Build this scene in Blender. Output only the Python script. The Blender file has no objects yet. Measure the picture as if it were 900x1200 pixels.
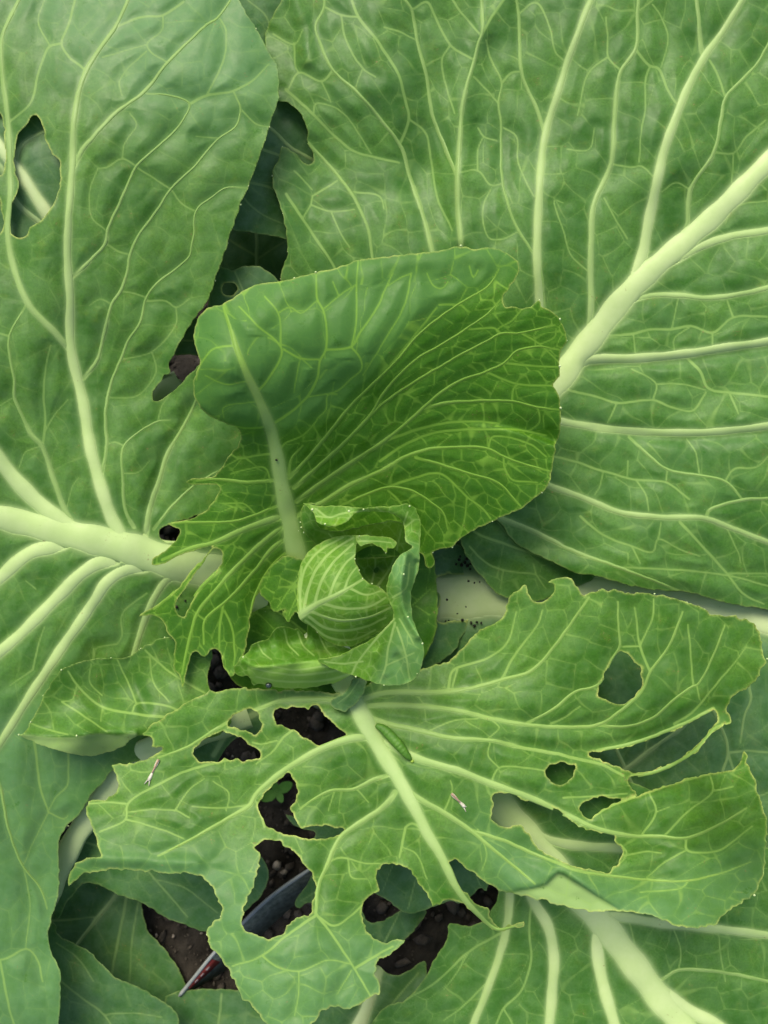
import bpy, math, random
import numpy as np
from mathutils import Vector, Matrix

# ------------------------------------------------------------------ camera, sky, sun, exposure
scene = bpy.context.scene
COL = scene.collection
TILT = math.radians(15.0)
CAM_H = 0.70
F_PX = 1000.0            # focal length in photo pixels (photo 900 x 1200)
D0 = 0.50                # distance of the reference plane from the lens
SUN_EL, SUN_ROT = math.radians(60), math.radians(-28)

cam_d = bpy.data.cameras.new('camera')
cam = bpy.data.objects.new('camera', cam_d)
COL.objects.link(cam)
cam.location = (0, 0, CAM_H)
cam.rotation_euler = (TILT, 0, 0)
cam_d.sensor_fit = 'VERTICAL'
cam_d.sensor_height = 36.0
cam_d.lens = 36.0 * F_PX / 1200.0
cam_d.clip_start = 0.01
cam_d.clip_end = 200
cam_d.dof.use_dof = True
cam_d.dof.focus_distance = 0.487
cam_d.dof.aperture_fstop = 8.5
scene.camera = cam
scene.render.resolution_x = 768
scene.render.resolution_y = 1024

world = bpy.data.worlds.new('World')
scene.world = world
world.use_nodes = True
wn = world.node_tree
wn.nodes.clear()
wo = wn.nodes.new('ShaderNodeOutputWorld')
wb = wn.nodes.new('ShaderNodeBackground')
sky = wn.nodes.new('ShaderNodeTexSky')
sky.sky_type = 'NISHITA'
sky.sun_disc = False
sky.sun_elevation = SUN_EL
sky.sun_rotation = SUN_ROT
sky.dust_density = 4.0
sky.air_density = 1.0
sky.ozone_density = 0.6
wb.inputs['Strength'].default_value = 0.09
wn.links.new(sky.outputs[0], wb.inputs[0])
wn.links.new(wb.outputs[0], wo.inputs[0])

sun_d = bpy.data.lights.new('sun', 'SUN')
sun_d.energy = 1.5
sun_d.angle = math.radians(36)
sun_d.color = (1.0, 0.94, 0.74)
sun = bpy.data.objects.new('sun', sun_d)
COL.objects.link(sun)
sd = Vector((math.sin(SUN_ROT) * math.cos(SUN_EL), math.cos(SUN_ROT) * math.cos(SUN_EL), math.sin(SUN_EL)))
sun.rotation_euler = (-sd).to_track_quat('-Z', 'Y').to_euler()
sun.location = sd * 5

vs = scene.view_settings
vs.view_transform = 'Standard'
vs.look = 'None'
vs.exposure = 1.4
vs.gamma = 1.0
vs.use_curve_mapping = False

scene.cycles.use_denoising = True
scene.cycles.use_adaptive_sampling = False
scene.cycles.max_bounces = 6
scene.cycles.diffuse_bounces = 3
scene.cycles.glossy_bounces = 2
scene.cycles.transmission_bounces = 4

# ------------------------------------------------------------------ helpers
rng = np.random.default_rng(7)
CT, ST = math.cos(TILT), math.sin(TILT)


def P(u, v, h):
    """photo direction (u, v) at height h (cm, towards the lens from the reference plane) -> world xyz"""
    u = np.asarray(u, float); v = np.asarray(v, float); h = np.asarray(h, float)
    d = D0 - h / 100.0
    x = (u - 450.0) / F_PX * d
    y = -(v - 600.0) / F_PX * d
    return np.stack([x, y * CT + d * ST, CAM_H + y * ST - d * CT], -1)


def pts(s):
    return np.array([[float(a) for a in p.split(',')] for p in s.split()])


def catmull(p, closed, step):
    p = np.asarray(p, float)
    n = len(p)
    if closed:
        q = np.vstack([p[-1], p, p[0], p[1]])
        m = n
    else:
        q = np.vstack([2 * p[0] - p[1], p, 2 * p[-1] - p[-2]])
        m = n - 1
    out = []
    for i in range(m):
        a, b, c, d = q[i], q[i + 1], q[i + 2], q[i + 3]
        L = math.hypot(*(c - b)[:2])
        k = max(1, int(round(L / step)))
        t0 = 0.0
        t1 = t0 + max(1e-6, math.hypot(*(b - a)[:2])) ** 0.5
        t2 = t1 + max(1e-6, L) ** 0.5
        t3 = t2 + max(1e-6, math.hypot(*(d - c)[:2])) ** 0.5
        t = np.linspace(t1, t2, k, endpoint=False)[:, None]
        A1 = (t1 - t) / (t1 - t0) * a + (t - t0) / (t1 - t0) * b
        A2 = (t2 - t) / (t2 - t1) * b + (t - t1) / (t2 - t1) * c
        A3 = (t3 - t) / (t3 - t2) * c + (t - t2) / (t3 - t2) * d
        B1 = (t2 - t) / (t2 - t0) * A1 + (t - t0) / (t2 - t0) * A2
        B2 = (t3 - t) / (t3 - t1) * A2 + (t - t1) / (t3 - t1) * A3
        out.append((t2 - t) / (t2 - t1) * B1 + (t - t1) / (t2 - t1) * B2)
    if not closed:
        out.append(p[-1:])
    return np.vstack(out)


def in_poly(x, y, polys):
    """even-odd test for arrays of points"""
    sh = x.shape
    x = x.ravel(); y = y.ravel()
    r = np.zeros(x.shape, bool)
    for pl in polys:
        x1, y1 = pl[:, 0], pl[:, 1]
        x2, y2 = np.roll(x1, -1), np.roll(y1, -1)
        for a, b, c, d in zip(x1, y1, x2, y2):
            if b == d:
                continue
            m = (b > y) != (d > y)
            if m.any():
                mm = np.nonzero(m)[0]
                r[mm] ^= x[mm] < (c - a) * (y[mm] - b) / (d - b) + a
    return r.reshape(sh)


def grid_inside(xs, ys, polys):
    g = np.zeros((len(ys), len(xs)), bool)
    segs = []
    for pl in polys:
        segs.append(np.hstack([pl, np.roll(pl, -1, 0)]))
    s = np.vstack(segs)
    for j, y in enumerate(ys):
        m = (s[:, 1] > y) != (s[:, 3] > y)
        if not m.any():
            continue
        q = s[m]
        cx = np.sort((q[:, 2] - q[:, 0]) * (y - q[:, 1]) / (q[:, 3] - q[:, 1]) + q[:, 0])
        g[j] = (np.searchsorted(cx, xs) % 2) == 1
    return g


def tps(ctrl):
    c = np.array(ctrl, float)
    p, z = c[:, :2] / 100.0, c[:, 2]
    n = len(p)
    d = np.linalg.norm(p[:, None] - p[None], axis=-1)
    K = np.where(d > 0, d * d * np.log(np.maximum(d, 1e-9)), 0) + np.eye(n) * 0.002
    Q = np.hstack([np.ones((n, 1)), p])
    M = np.zeros((n + 3, n + 3))
    M[:n, :n] = K; M[:n, n:] = Q; M[n:, :n] = Q.T
    w = np.linalg.solve(M, np.concatenate([z, np.zeros(3)]))

    def f(u, v):
        u = np.asarray(u, float) / 100.0; v = np.asarray(v, float) / 100.0
        r = w[n] + w[n + 1] * u + w[n + 2] * v
        for (a, b), k in zip(p, w[:n]):
            d2 = (u - a) ** 2 + (v - b) ** 2
            r = r + k * 0.5 * d2 * np.log(np.maximum(d2, 1e-12))
        return r
    return f


def waves(seed, amp, lo, hi, n=9):
    r = np.random.default_rng(seed)
    th = r.uniform(0, 2 * math.pi, n); L = r.uniform(lo, hi, n); ph = r.uniform(0, 6.28, n)

    def f(u, v):
        s = 0
        for a, l, p_ in zip(th, L, ph):
            s = s + np.sin((u * math.cos(a) + v * math.sin(a)) * 2 * math.pi / l + p_)
        return amp * s / math.sqrt(n)
    return f


def poly_dist(u, v, pl, extra=None):
    """distance, signed distance (left of travel positive in image space) and interpolated extra to an open polyline"""
    best = np.full(u.shape, 1e9); sg = np.zeros(u.shape); ex = np.zeros(u.shape)
    for i in range(len(pl) - 1):
        a, b = pl[i][:2], pl[i + 1][:2]
        d = b - a
        L2 = max(1e-9, d @ d)
        t = np.clip(((u - a[0]) * d[0] + (v - a[1]) * d[1]) / L2, 0, 1)
        dx = u - (a[0] + t * d[0]); dy = v - (a[1] + t * d[1])
        dd = np.hypot(dx, dy)
        m = dd < best
        best = np.where(m, dd, best)
        cr = d[0] * dy - d[1] * dx
        sg = np.where(m, np.where(cr < 0, dd, -dd), sg)
        if extra is not None:
            ex = np.where(m, extra[i] + t * (extra[i + 1] - extra[i]), ex)
    return best, sg, ex


def new_mesh(name, co, faces_flat, sizes, mat, parent=None, attrs=None):
    me = bpy.data.meshes.new(name)
    co = np.ascontiguousarray(co, np.float32)
    me.vertices.add(len(co)); me.vertices.foreach_set('co', co.ravel())
    ff = np.ascontiguousarray(faces_flat, np.int32).ravel()
    me.loops.add(len(ff)); me.loops.foreach_set('vertex_index', ff)
    sizes = np.ascontiguousarray(sizes, np.int32)
    st = np.concatenate([[0], np.cumsum(sizes)[:-1]]).astype(np.int32)
    me.polygons.add(len(sizes)); me.polygons.foreach_set('loop_start', st)
    me.polygons.foreach_set('use_smooth', np.ones(len(sizes), bool))
    me.update(calc_edges=True)
    me.validate()
    if attrs:
        for k, val in attrs.items():
            if val.ndim == 2:
                at = me.attributes.new(k, 'FLOAT_VECTOR', 'POINT'); at.data.foreach_set('vector', np.ascontiguousarray(val, np.float32).ravel())
            else:
                at = me.attributes.new(k, 'FLOAT', 'POINT'); at.data.foreach_set('value', np.ascontiguousarray(val, np.float32))
    me.materials.append(mat)
    ob = bpy.data.objects.new(name, me)
    COL.objects.link(ob)
    if parent is not None:
        set_parent(ob, parent)
    return ob


def set_parent(ob, parent):
    ob.parent = parent
    root = parent
    while root.parent:
        root = root.parent
    if parent.parent is None:
        ob.matrix_parent_inverse = Matrix.Translation(parent.location).inverted()
    # meshes are modelled in world coordinates, deeper parents carry an identity matrix


def tag(o, label=None, cat=None, group=None, kind=None):
    if label: o['label'] = label
    if cat: o['category'] = cat
    if group: o['group'] = group
    if kind: o['kind'] = kind
    return o


# ------------------------------------------------------------------ materials
def nd(t, ty, **kw):
    n = t.nodes.new(ty)
    for k, v_ in kw.items():
        setattr(n, k, v_)
    return n


def leaf_mat(name, dark, light, vein, rib, bloom, bloom_amt, trans=0.22, rough=0.5, under=(0.27, 0.40, 0.13), net=0.6, fine=0.10, spec=0.2, undf=0.75, rim=(0.42, 0.50, 0.12)):
    m = bpy.data.materials.new(name); m.use_nodes = True
    t = m.node_tree; t.nodes.clear(); L = t.links.new

    def at(n_):
        a = nd(t, 'ShaderNodeAttribute'); a.attribute_name = n_; return a

    def mapr(src, a, b, c, d, smooth=True):
        n_ = nd(t, 'ShaderNodeMapRange'); n_.interpolation_type = 'SMOOTHSTEP' if smooth else 'LINEAR'
        for i, q in zip((1, 2, 3, 4), (a, b, c, d)): n_.inputs[i].default_value = q
        L(src, n_.inputs[0]); return n_.outputs[0]

    def math_(op, a, b):
        n_ = nd(t, 'ShaderNodeMath', operation=op)
        for i, q in enumerate((a, b)):
            if isinstance(q, (int, float)): n_.inputs[i].default_value = q
            else: L(q, n_.inputs[i])
        return n_.outputs[0]

    def noise(scale, det=3, rough_=0.55, vec=None, dist=0.0):
        n_ = nd(t, 'ShaderNodeTexNoise'); n_.inputs['Scale'].default_value = scale
        n_.inputs['Detail'].default_value = det; n_.inputs['Roughness'].default_value = rough_
        n_.inputs['Distortion'].default_value = dist
        L(vec or uv, n_.inputs['Vector']); return n_

    def mix(fac, a, b):
        n_ = nd(t, 'ShaderNodeMix', data_type='RGBA')
        if isinstance(fac, float): n_.inputs[0].default_value = fac
        else: L(fac, n_.inputs[0])
        for i, q in ((6, a), (7, b)):
            if isinstance(q, tuple): n_.inputs[i].default_value = (*q, 1)
            else: L(q, n_.inputs[i])
        return n_.outputs[2]

    uv = at('uvp').outputs['Vector']
    vd = at('vd').outputs['Fac']; nn = at('nd').outputs['Fac']; ribA = at('rib').outputs['Fac']
    rimA = at('rim').outputs['Fac']; undA = at('under').outputs['Fac']
    # fine reticulation, slightly warped
    wv = noise(0.09, 0)
    warp = nd(t, 'ShaderNodeVectorMath', operation='MULTIPLY_ADD')
    L(wv.outputs['Color'], warp.inputs[0]); warp.inputs[1].default_value = (9, 9, 0); L(uv, warp.inputs[2])
    vo = nd(t, 'ShaderNodeTexVoronoi', feature='DISTANCE_TO_EDGE'); vo.inputs['Scale'].default_value = 0.085
    L(warp.outputs[0], vo.inputs['Vector'])
    fm = mapr(vo.outputs['Distance'], 0.01, 0.10, fine, 0.0)
    vm = mapr(vd, -0.8, 1.1, 0.85, 0.0)
    halo = math_('MULTIPLY', mapr(vd, 0.0, 11.0, 1.0, 0.0), 0.09)
    nA = noise(0.016, 2); nB = noise(0.05, 3, 0.65); nC = noise(0.4, 3, 0.65)
    fade = math_('MULTIPLY', mapr(nA.outputs['Fac'], 0.3, 0.7, 0.55, 1.0), mapr(nB.outputs['Fac'], 0.3, 0.6, 0.45, 1.0))
    nm = math_('MULTIPLY', mapr(nn, 0.1, 1.45, net, 0.0), fade)
    nh = math_('MULTIPLY', mapr(nn, 0.0, 5.0, 1.0, 0.0), 0.06)
    vf = math_('MAXIMUM', math_('MAXIMUM', vm, nm), math_('ADD', math_('MAXIMUM', halo, nh), math_('MULTIPLY', fm, fade)))
    vbrk = mapr(nB.outputs['Fac'], 0.25, 0.75, 0.8, 1.0)
    vf = math_('MULTIPLY', vf, vbrk)
    # blade colour
    n1 = mapr(nA.outputs['Fac'], 0.35, 0.65, 0.0, 1.0)
    col = mix(n1, dark, light)
    yel = tuple(min(1, a * b) for a, b in zip(light, (1.5, 1.12, 0.75)))
    n2 = mapr(nB.outputs['Fac'], 0.52, 0.75, 0.0, 0.5)
    col = mix(n2, col, yel)
    n3 = mapr(nC.outputs['Fac'], 0.35, 0.65, 0.0, 0.4)
    col = mix(n3, col, tuple(a * 0.62 for a in dark))
    sepx = nd(t, 'ShaderNodeSeparateColor'); L(nB.outputs['Color'], sepx.inputs[0])
    n4 = math_('MULTIPLY', mapr(sepx.outputs[1], 0.35, 0.65, 0.15, 1.0), bloom_amt)
    col = mix(n4, col, bloom)
    col = mix(math_('MULTIPLY', at('wax').outputs['Fac'], mapr(nB.outputs['Fac'], 0.3, 0.7, 0.5, 0.85)), col, tuple(a * q for a, q in zip(bloom, (0.82, 0.92, 1.0))))
    col = mix(math_('MULTIPLY', undA, undf), col, under)
    rub = math_('MULTIPLY', mapr(sepx.outputs[2], 0.63, 0.70, 0.0, 1.0), mapr(nC.outputs['Fac'], 0.42, 0.56, 0.0, 0.55))
    col = mix(rub, col, tuple(a * q for a, q in zip(dark, (0.75, 1.0, 0.3))))
    col = mix(vf, col, vein)
    ribn = mapr(sepx.outputs[2], 0.3, 0.7, 0.0, 0.35)
    ribc = mix(ribn, rib, tuple(a * b for a, b in zip(rib, (0.78, 0.88, 0.66))))
    col = mix(ribA, col, ribc)
    col = mix(math_('MULTIPLY', rimA, mapr(sepx.outputs[1], 0.3, 0.7, 0.25, 0.9)), col, mix(mapr(nC.outputs['Fac'], 0.52, 0.62, 0.0, 0.6), rim, (0.22, 0.15, 0.05)))
    # tiny specks and brown scars
    scar = math_('MULTIPLY', mapr(nC.outputs['Fac'], 0.60, 0.66, 0.0, 0.8), mapr(nB.outputs['Fac'], 0.62, 0.72, 0.0, 1.0))
    sepc = nd(t, 'ShaderNodeSeparateColor'); L(nC.outputs['Color'], sepc.inputs[0])
    sp = mapr(sepc.outputs[1], 0.72, 0.76, 0.0, 0.5)
    col = mix(sp, col, (0.30, 0.38, 0.18))
    col = mix(scar, col, (0.20, 0.17, 0.06))
    b = nd(t, 'ShaderNodeBsdfPrincipled')
    L(col, b.inputs['Base Color'])
    rr = mapr(sepx.outputs[0], 0.3, 0.7, rough - 0.08, rough + 0.12)
    L(rr, b.inputs['Roughness'])
    b.inputs['Specular IOR Level'].default_value = spec
    bp = nd(t, 'ShaderNodeBump'); bp.inputs['Strength'].default_value = 0.14; bp.inputs['Distance'].default_value = 0.0005
    L(math_('SUBTRACT', 0.18, math_('MULTIPLY', ribA, 0.17)), bp.inputs['Strength'])
    L(nC.outputs['Fac'], bp.inputs['Height']); L(bp.outputs[0], b.inputs['Normal'])
    tr = nd(t, 'ShaderNodeBsdfTranslucent')
    tc = mix(0.5, col, tuple(min(1, a * q) for a, q in zip(light, (1.7, 1.35, 0.5))))
    L(tc, tr.inputs['Color'])
    ms = nd(t, 'ShaderNodeMixShader'); ms.inputs[0].default_value = trans
    L(b.outputs[0], ms.inputs[1]); L(tr.outputs[0], ms.inputs[2])
    o = nd(t, 'ShaderNodeOutputMaterial'); L(ms.outputs[0], o.inputs[0])
    return m


def simple_mat(name, c1, c2, scale, rough=0.6, bump=0.3, spec=0.3, dist=0.002, detail=6, trans=0.0):
    m = bpy.data.materials.new(name); m.use_nodes = True
    t = m.node_tree; b = t.nodes['Principled BSDF']; L = t.links.new
    tc = nd(t, 'ShaderNodeTexCoord')
    n = nd(t, 'ShaderNodeTexNoise'); n.inputs['Scale'].default_value = scale; n.inputs['Detail'].default_value = detail; n.inputs['Roughness'].default_value = 0.65
    L(tc.outputs['Object'], n.inputs['Vector'])
    r = nd(t, 'ShaderNodeValToRGB'); r.color_ramp.elements[0].color = (*c1, 1); r.color_ramp.elements[1].color = (*c2, 1)
    r.color_ramp.elements[0].position = 0.32; r.color_ramp.elements[1].position = 0.68
    L(n.outputs['Fac'], r.inputs[0]); L(r.outputs[0], b.inputs['Base Color'])
    b.inputs['Roughness'].default_value = rough; b.inputs['Specular IOR Level'].default_value = spec
    bp = nd(t, 'ShaderNodeBump'); bp.inputs['Strength'].default_value = bump; bp.inputs['Distance'].default_value = dist
    L(n.outputs['Fac'], bp.inputs['Height']); L(bp.outputs[0], b.inputs['Normal'])
    return m


RIB = (0.50, 0.62, 0.28)
M_OUT = leaf_mat('leaf_outer', (0.034, 0.122, 0.012), (0.070, 0.184, 0.024), (0.21, 0.355, 0.085), (0.47, 0.59, 0.26), (0.108, 0.224, 0.074), 0.32, trans=0.20, net=0.62, rough=0.44)
M_OUTA = leaf_mat('leaf_outer_left', (0.038, 0.130, 0.012), (0.078, 0.194, 0.024), (0.20, 0.34, 0.08), (0.45, 0.58, 0.24), (0.114, 0.230, 0.076), 0.34, trans=0.20, net=0.42, rough=0.44)
M_IN = leaf_mat('leaf_inner', (0.028, 0.112, 0.002), (0.052, 0.166, 0.006), (0.19, 0.365, 0.04), (0.30, 0.45, 0.13), (0.070, 0.180, 0.036), 0.14, trans=0.28, net=0.8, spec=0.2, under=(0.074, 0.190, 0.042), undf=0.75)
M_FORE = leaf_mat('leaf_foreground', (0.034, 0.120, 0.007), (0.072, 0.186, 0.018), (0.23, 0.38, 0.08), (0.38, 0.52, 0.20), (0.112, 0.226, 0.074), 0.28, trans=0.22, net=0.6, rough=0.44)
M_HEART = leaf_mat('leaf_heart', (0.052, 0.172, 0.004), (0.098, 0.240, 0.012), (0.29, 0.44, 0.12), (0.32, 0.45, 0.17), (0.13, 0.26, 0.08), 0.15, trans=0.25, net=0.5, under=(0.19, 0.35, 0.055))
M_LOW = leaf_mat('leaf_lower', (0.032, 0.108, 0.021), (0.058, 0.152, 0.034), (0.17, 0.28, 0.085), (0.48, 0.58, 0.29), (0.100, 0.190, 0.092), 0.40, trans=0.18, net=0.45)
M_TOOTH = simple_mat('tooth_white', (0.34, 0.45, 0.17), (0.52, 0.60, 0.32), 300, 0.5, 0.1)
M_STEM = simple_mat('stem_pale', (0.36, 0.46, 0.22), (0.50, 0.58, 0.32), 45, 0.5, 0.25)


# ------------------------------------------------------------------ leaf builder
LEAF = {}


def build_leaf(key, parent, mat, outline, hp, holes=(), veins=(), step=2.0, steps=(), ridges=(), under=(), teeth='', cell=27.0, puck=0.11, netpuck=0.05, wave=0.18, label=None, jag=0.5, aniso=1.5, tooth_r=1.9, rimw=2.2, sparse=(), torn=0.35, feather=1.5, wax=()):
    hash_ = sum(ord(c) * (i + 3) for i, c in enumerate(key))
    r = np.random.default_rng(hash_)
    polys = []
    for s, o_ in [(outline, True)] + [(h, False) for h in holes]:
        q = catmull(pts(s), True, 2.0)
        k = len(q)
        jn = r.normal(0, jag, (k, 2)); jn = (jn + np.roll(jn, 1, 0) + np.roll(jn, -1, 0)) / 1.7
        polys.append(q + jn)
    ctrl = [[float(a) for a in p.split(',')] for p in hp.split()]
    base = tps(ctrl)
    w1 = waves(hash_ + 1, wave, 130, 340); w2 = waves(hash_ + 2, wave * 0.28, 45, 110)
    st_ = [(catmull(pts(s), False, 8), a, w, R) for s, a, w, R in steps]
    rd_ = [(catmull(pts(s), False, 8), a, w) for s, a, w in ridges]

    def H(u, v):
        u = np.asarray(u, float); v = np.asarray(v, float)
        z = base(u, v) + w1(u, v) + w2(u, v)
        for pl, amps, w, R in st_:
            aa = np.interp(np.linspace(0, 1, len(pl)), np.linspace(0, 1, len(amps)), amps)
            d, s, e = poly_dist(u, v, pl, aa)
            z = z + e * (0.5 + 0.5 * np.tanh(s / w)) * np.exp(-(d / R) ** 2)
        for pl, a, w in rd_:
            d, s, e = poly_dist(u, v, pl)
            z = z + a * np.exp(-(d / w) ** 2)
        return z
    LEAF[key] = H

    allp = np.vstack(polys)
    g = step
    x0, y0 = allp.min(0) - 3 * g; x1, y1 = allp.max(0) + 3 * g
    xs = np.arange(x0, x1, g); ys = np.arange(y0, y1, g)
    nx, ny = len(xs), len(ys)
    ins = grid_inside(xs, ys, polys)
    # distance to the boundary and nearest boundary point
    bd = np.full((ny, nx), 99.0); bx = np.zeros((ny, nx)); by = np.zeros((ny, nx))
    Rb = 9.0
    for pl in polys:
        q2 = np.roll(pl, -1, 0)
        for a, b in zip(pl, q2):
            i0 = max(0, int((min(a[0], b[0]) - Rb - x0) / g)); i1 = min(nx, int((max(a[0], b[0]) + Rb - x0) / g) + 2)
            j0 = max(0, int((min(a[1], b[1]) - Rb - y0) / g)); j1 = min(ny, int((max(a[1], b[1]) + Rb - y0) / g) + 2)
            X = xs[None, i0:i1]; Y = ys[j0:j1, None]
            d = b - a; L2 = max(1e-9, d @ d)
            t = np.clip(((X - a[0]) * d[0] + (Y - a[1]) * d[1]) / L2, 0, 1)
            px = a[0] + t * d[0]; py = a[1] + t * d[1]
            dd = np.hypot(X - px, Y - py)
            sl = (slice(j0, j1), slice(i0, i1))
            m = dd < bd[sl]
            bd[sl] = np.where(m, dd, bd[sl]); bx[sl] = np.where(m, px, bx[sl]); by[sl] = np.where(m, py, by[sl])
    U, V = np.meshgrid(xs, ys)
    quad = ins[:-1, :-1] | ins[1:, :-1] | ins[:-1, 1:] | ins[1:, 1:]
    use = np.zeros((ny, nx), bool)
    use[:-1, :-1] |= quad; use[1:, :-1] |= quad; use[:-1, 1:] |= quad; use[1:, 1:] |= quad
    snap = use & ~ins
    U = np.where(snap, bx, U); V = np.where(snap, by, V)
    bd = np.where(snap, 0, bd)

    # veins: distance to the vein edge
    VR = 26.0
    vd = np.full((ny, nx), VR); sh = np.zeros((ny, nx)); ra = np.zeros((ny, nx))
    vl = []
    segA = []
    for vs_ in veins:
        pth, a0, a1 = vs_[0], vs_[1], vs_[2]
        cl = catmull(pts(pth), False, 4.0)
        n = len(cl)
        wob = r.normal(0, 0.22, (n, 2)); wob = (wob + np.roll(wob, 1, 0) + np.roll(wob, -1, 0)) / 2
        cl = cl + wob * (1 if a0 < 8 else 0.6)
        hw = np.linspace(a0, a1, n) / 2 * (1.0 if len(vs_) > 3 else 0.86) * (1 + 0.06 * np.sin(np.arange(n) * 0.5 + r.uniform(0, 6)))
        vl.append((cl, hw, vs_))
        for i in range(n - 1):
            a, b = cl[i], cl[i + 1]
            segA.append([*a, *b])
            RR = VR + hw[i]
            i0 = max(0, int((min(a[0], b[0]) - RR - x0) / g)); i1 = min(nx, int((max(a[0], b[0]) + RR - x0) / g) + 2)
            j0 = max(0, int((min(a[1], b[1]) - RR - y0) / g)); j1 = min(ny, int((max(a[1], b[1]) + RR - y0) / g) + 2)
            if i1 <= i0 or j1 <= j0: continue
            X = U[j0:j1, i0:i1]; Y = V[j0:j1, i0:i1]
            d = b - a; L2 = max(1e-9, d @ d)
            t = np.clip(((X - a[0]) * d[0] + (Y - a[1]) * d[1]) / L2, 0, 1)
            dd = np.hypot(X - a[0] - t * d[0], Y - a[1] - t * d[1]) - (hw[i] + t * (hw[i + 1] - hw[i]))
            sl = (slice(j0, j1), slice(i0, i1))
            vd[sl] = np.minimum(vd[sl], dd)
            if hw[i] > 2.2:
                ra[sl] = np.maximum(ra[sl], min(0.62, hw[i] * 0.09) * np.exp(-np.maximum(dd, 0) / (hw[i] * 0.12 + 0.8)))
                sh[sl] = np.maximum(sh[sl], min(hw[i] * 0.011, 0.14) * np.exp(-np.maximum(dd, 0) / (hw[i] * 0.55 + 2.0)))
    # reticulate network: cells stretched along the nearest vein
    segA = np.array(segA) if segA else np.zeros((0, 4))
    gx, gy = np.meshgrid(np.arange(x0, x1 + cell, cell), np.arange(y0, y1 + cell * 0.9, cell * 0.9))
    gx[1::2] += cell / 2
    sx = (gx + r.uniform(-.42, .42, gx.shape) * cell).ravel(); sy = (gy + r.uniform(-.42, .42, gy.shape) * cell).ravel()
    for s, keep in sparse:
        kk = ~in_poly(sx, sy, [pts(s)]) | (r.random(len(sx)) < keep)
        sx, sy = sx[kk], sy[kk]
    D1 = np.full((ny, nx), 60.0); D2 = np.full((ny, nx), 160.0)
    wu = waves(hash_ + 5, 0.06 * cell, cell, 2.4 * cell, 6); wv_ = waves(hash_ + 6, 0.06 * cell, cell, 2.4 * cell, 6)
    UW = U + wu(U, V); VW = V + wv_(U, V)
    for a, b in zip(sx, sy):
        ii = int((a - x0) / g); jj = int((b - y0) / g)
        if 0 <= ii < nx and 0 <= jj < ny and vd[jj, ii] < cell * 0.13: continue
        ca, sa, st = 1.0, 0.0, 1.0
        if len(segA):
            mx = (segA[:, 0] + segA[:, 2]) / 2; my = (segA[:, 1] + segA[:, 3]) / 2
            dq = (mx - a) ** 2 + (my - b) ** 2
            if dq.min() < 110 ** 2:
                wq = 1.0 / (dq + 150.0) ** 2
                th2 = 2 * np.arctan2(segA[:, 3] - segA[:, 1], segA[:, 2] - segA[:, 0])
                cc2 = (wq * np.cos(th2)).sum() / wq.sum(); ss2 = (wq * np.sin(th2)).sum() / wq.sum()
                th1 = 0.5 * math.atan2(ss2, cc2); coh = math.hypot(cc2, ss2)
                ca, sa, st = math.cos(th1), math.sin(th1), 1 + (aniso - 1) * coh
        R3 = cell * 2.6
        i0 = max(0, int((a - R3 - x0) / g)); i1 = min(nx, int((a + R3 - x0) / g) + 1)
        j0 = max(0, int((b - R3 - y0) / g)); j1 = min(ny, int((b + R3 - y0) / g) + 1)
        if i1 <= i0 or j1 <= j0: continue
        sl = (slice(j0, j1), slice(i0, i1))
        X = UW[sl] - a; Y = VW[sl] - b
        al = (X * ca + Y * sa) / math.sqrt(st); ac = (-X * sa + Y * ca) * math.sqrt(st)
        dd = np.hypot(al, ac)
        d1 = D1[sl]; d2 = D2[sl]
        m1 = dd < d1
        D2[sl] = np.where(m1, d1, np.minimum(d2, dd)); D1[sl] = np.where(m1, dd, d1)
    ndist = (D2 - D1) * 0.55

    idx = np.full((ny, nx), -1, np.int64)
    vi = np.nonzero(use)
    idx[vi] = np.arange(len(vi[0]))
    u = U[vi]; v = V[vi]
    vdd = vd[vi]; nnd = np.minimum(ndist[vi], 20.0); bdd = bd[vi]
    pk = puck * (1 - np.exp(-(np.maximum(vdd, 0) / 11.0) ** 2)) + netpuck * (1 - np.exp(-(nnd / 7.5) ** 2)) * (1 - np.exp(-(np.maximum(vdd, 0) / 5) ** 2))
    shv = sh[vi]
    h = H(u, v) + pk + np.where(vdd > -1.2, shv * 0.55, 0)
    co = P(u, v, h)
    un = np.zeros(len(u))
    for s in under:
        pl = catmull(pts(s), True, 3)
        sg_ = np.where(in_poly(u, v, [pl]), 1.0, -1.0) * poly_dist(u, v, np.vstack([pl[::2], pl[:1]]))[0]
        un = np.maximum(un, np.clip(0.5 + sg_ / feather, 0, 1))
    wx = np.zeros(len(u))
    for s, fe in wax:
        pl = catmull(pts(s), True, 8)
        sg_ = np.where(in_poly(u, v, [pl]), 1.0, -1.0) * poly_dist(u, v, np.vstack([pl, pl[:1]]))[0]
        wx = np.maximum(wx, np.clip(0.5 + sg_ / fe, 0, 1))
    rim = np.clip(1 - bdd / rimw, 0, 1)
    if holes and torn < 1:
        dh_ = np.full(len(u), 99.0)
        near = rim > 0
        for pl in polys[1:]:
            sub = np.nonzero(near)[0]
            dm = np.min(np.hypot(u[sub][:, None] - pl[None, ::2, 0], v[sub][:, None] - pl[None, ::2, 1]), 1)
            dh_[sub] = np.minimum(dh_[sub], dm)
        rim = rim * np.where(dh_ < 5, 1.0, torn)
    elif torn < 1:
        rim = rim * torn
    q = np.nonzero(quad)
    f = np.stack([idx[q], idx[q[0] + 1, q[1]], idx[q[0] + 1, q[1] + 1], idx[q[0], q[1] + 1]], -1)
    # boundary lip: blade thickness
    e = np.vstack([f[:, [0, 1]], f[:, [1, 2]], f[:, [2, 3]], f[:, [3, 0]]])
    es = np.sort(e, 1)
    code = es[:, 0] * (len(u) + 1) + es[:, 1]
    uq, first, cnt = np.unique(code, return_index=True, return_counts=True)
    be = e[first[cnt == 1]]
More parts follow.
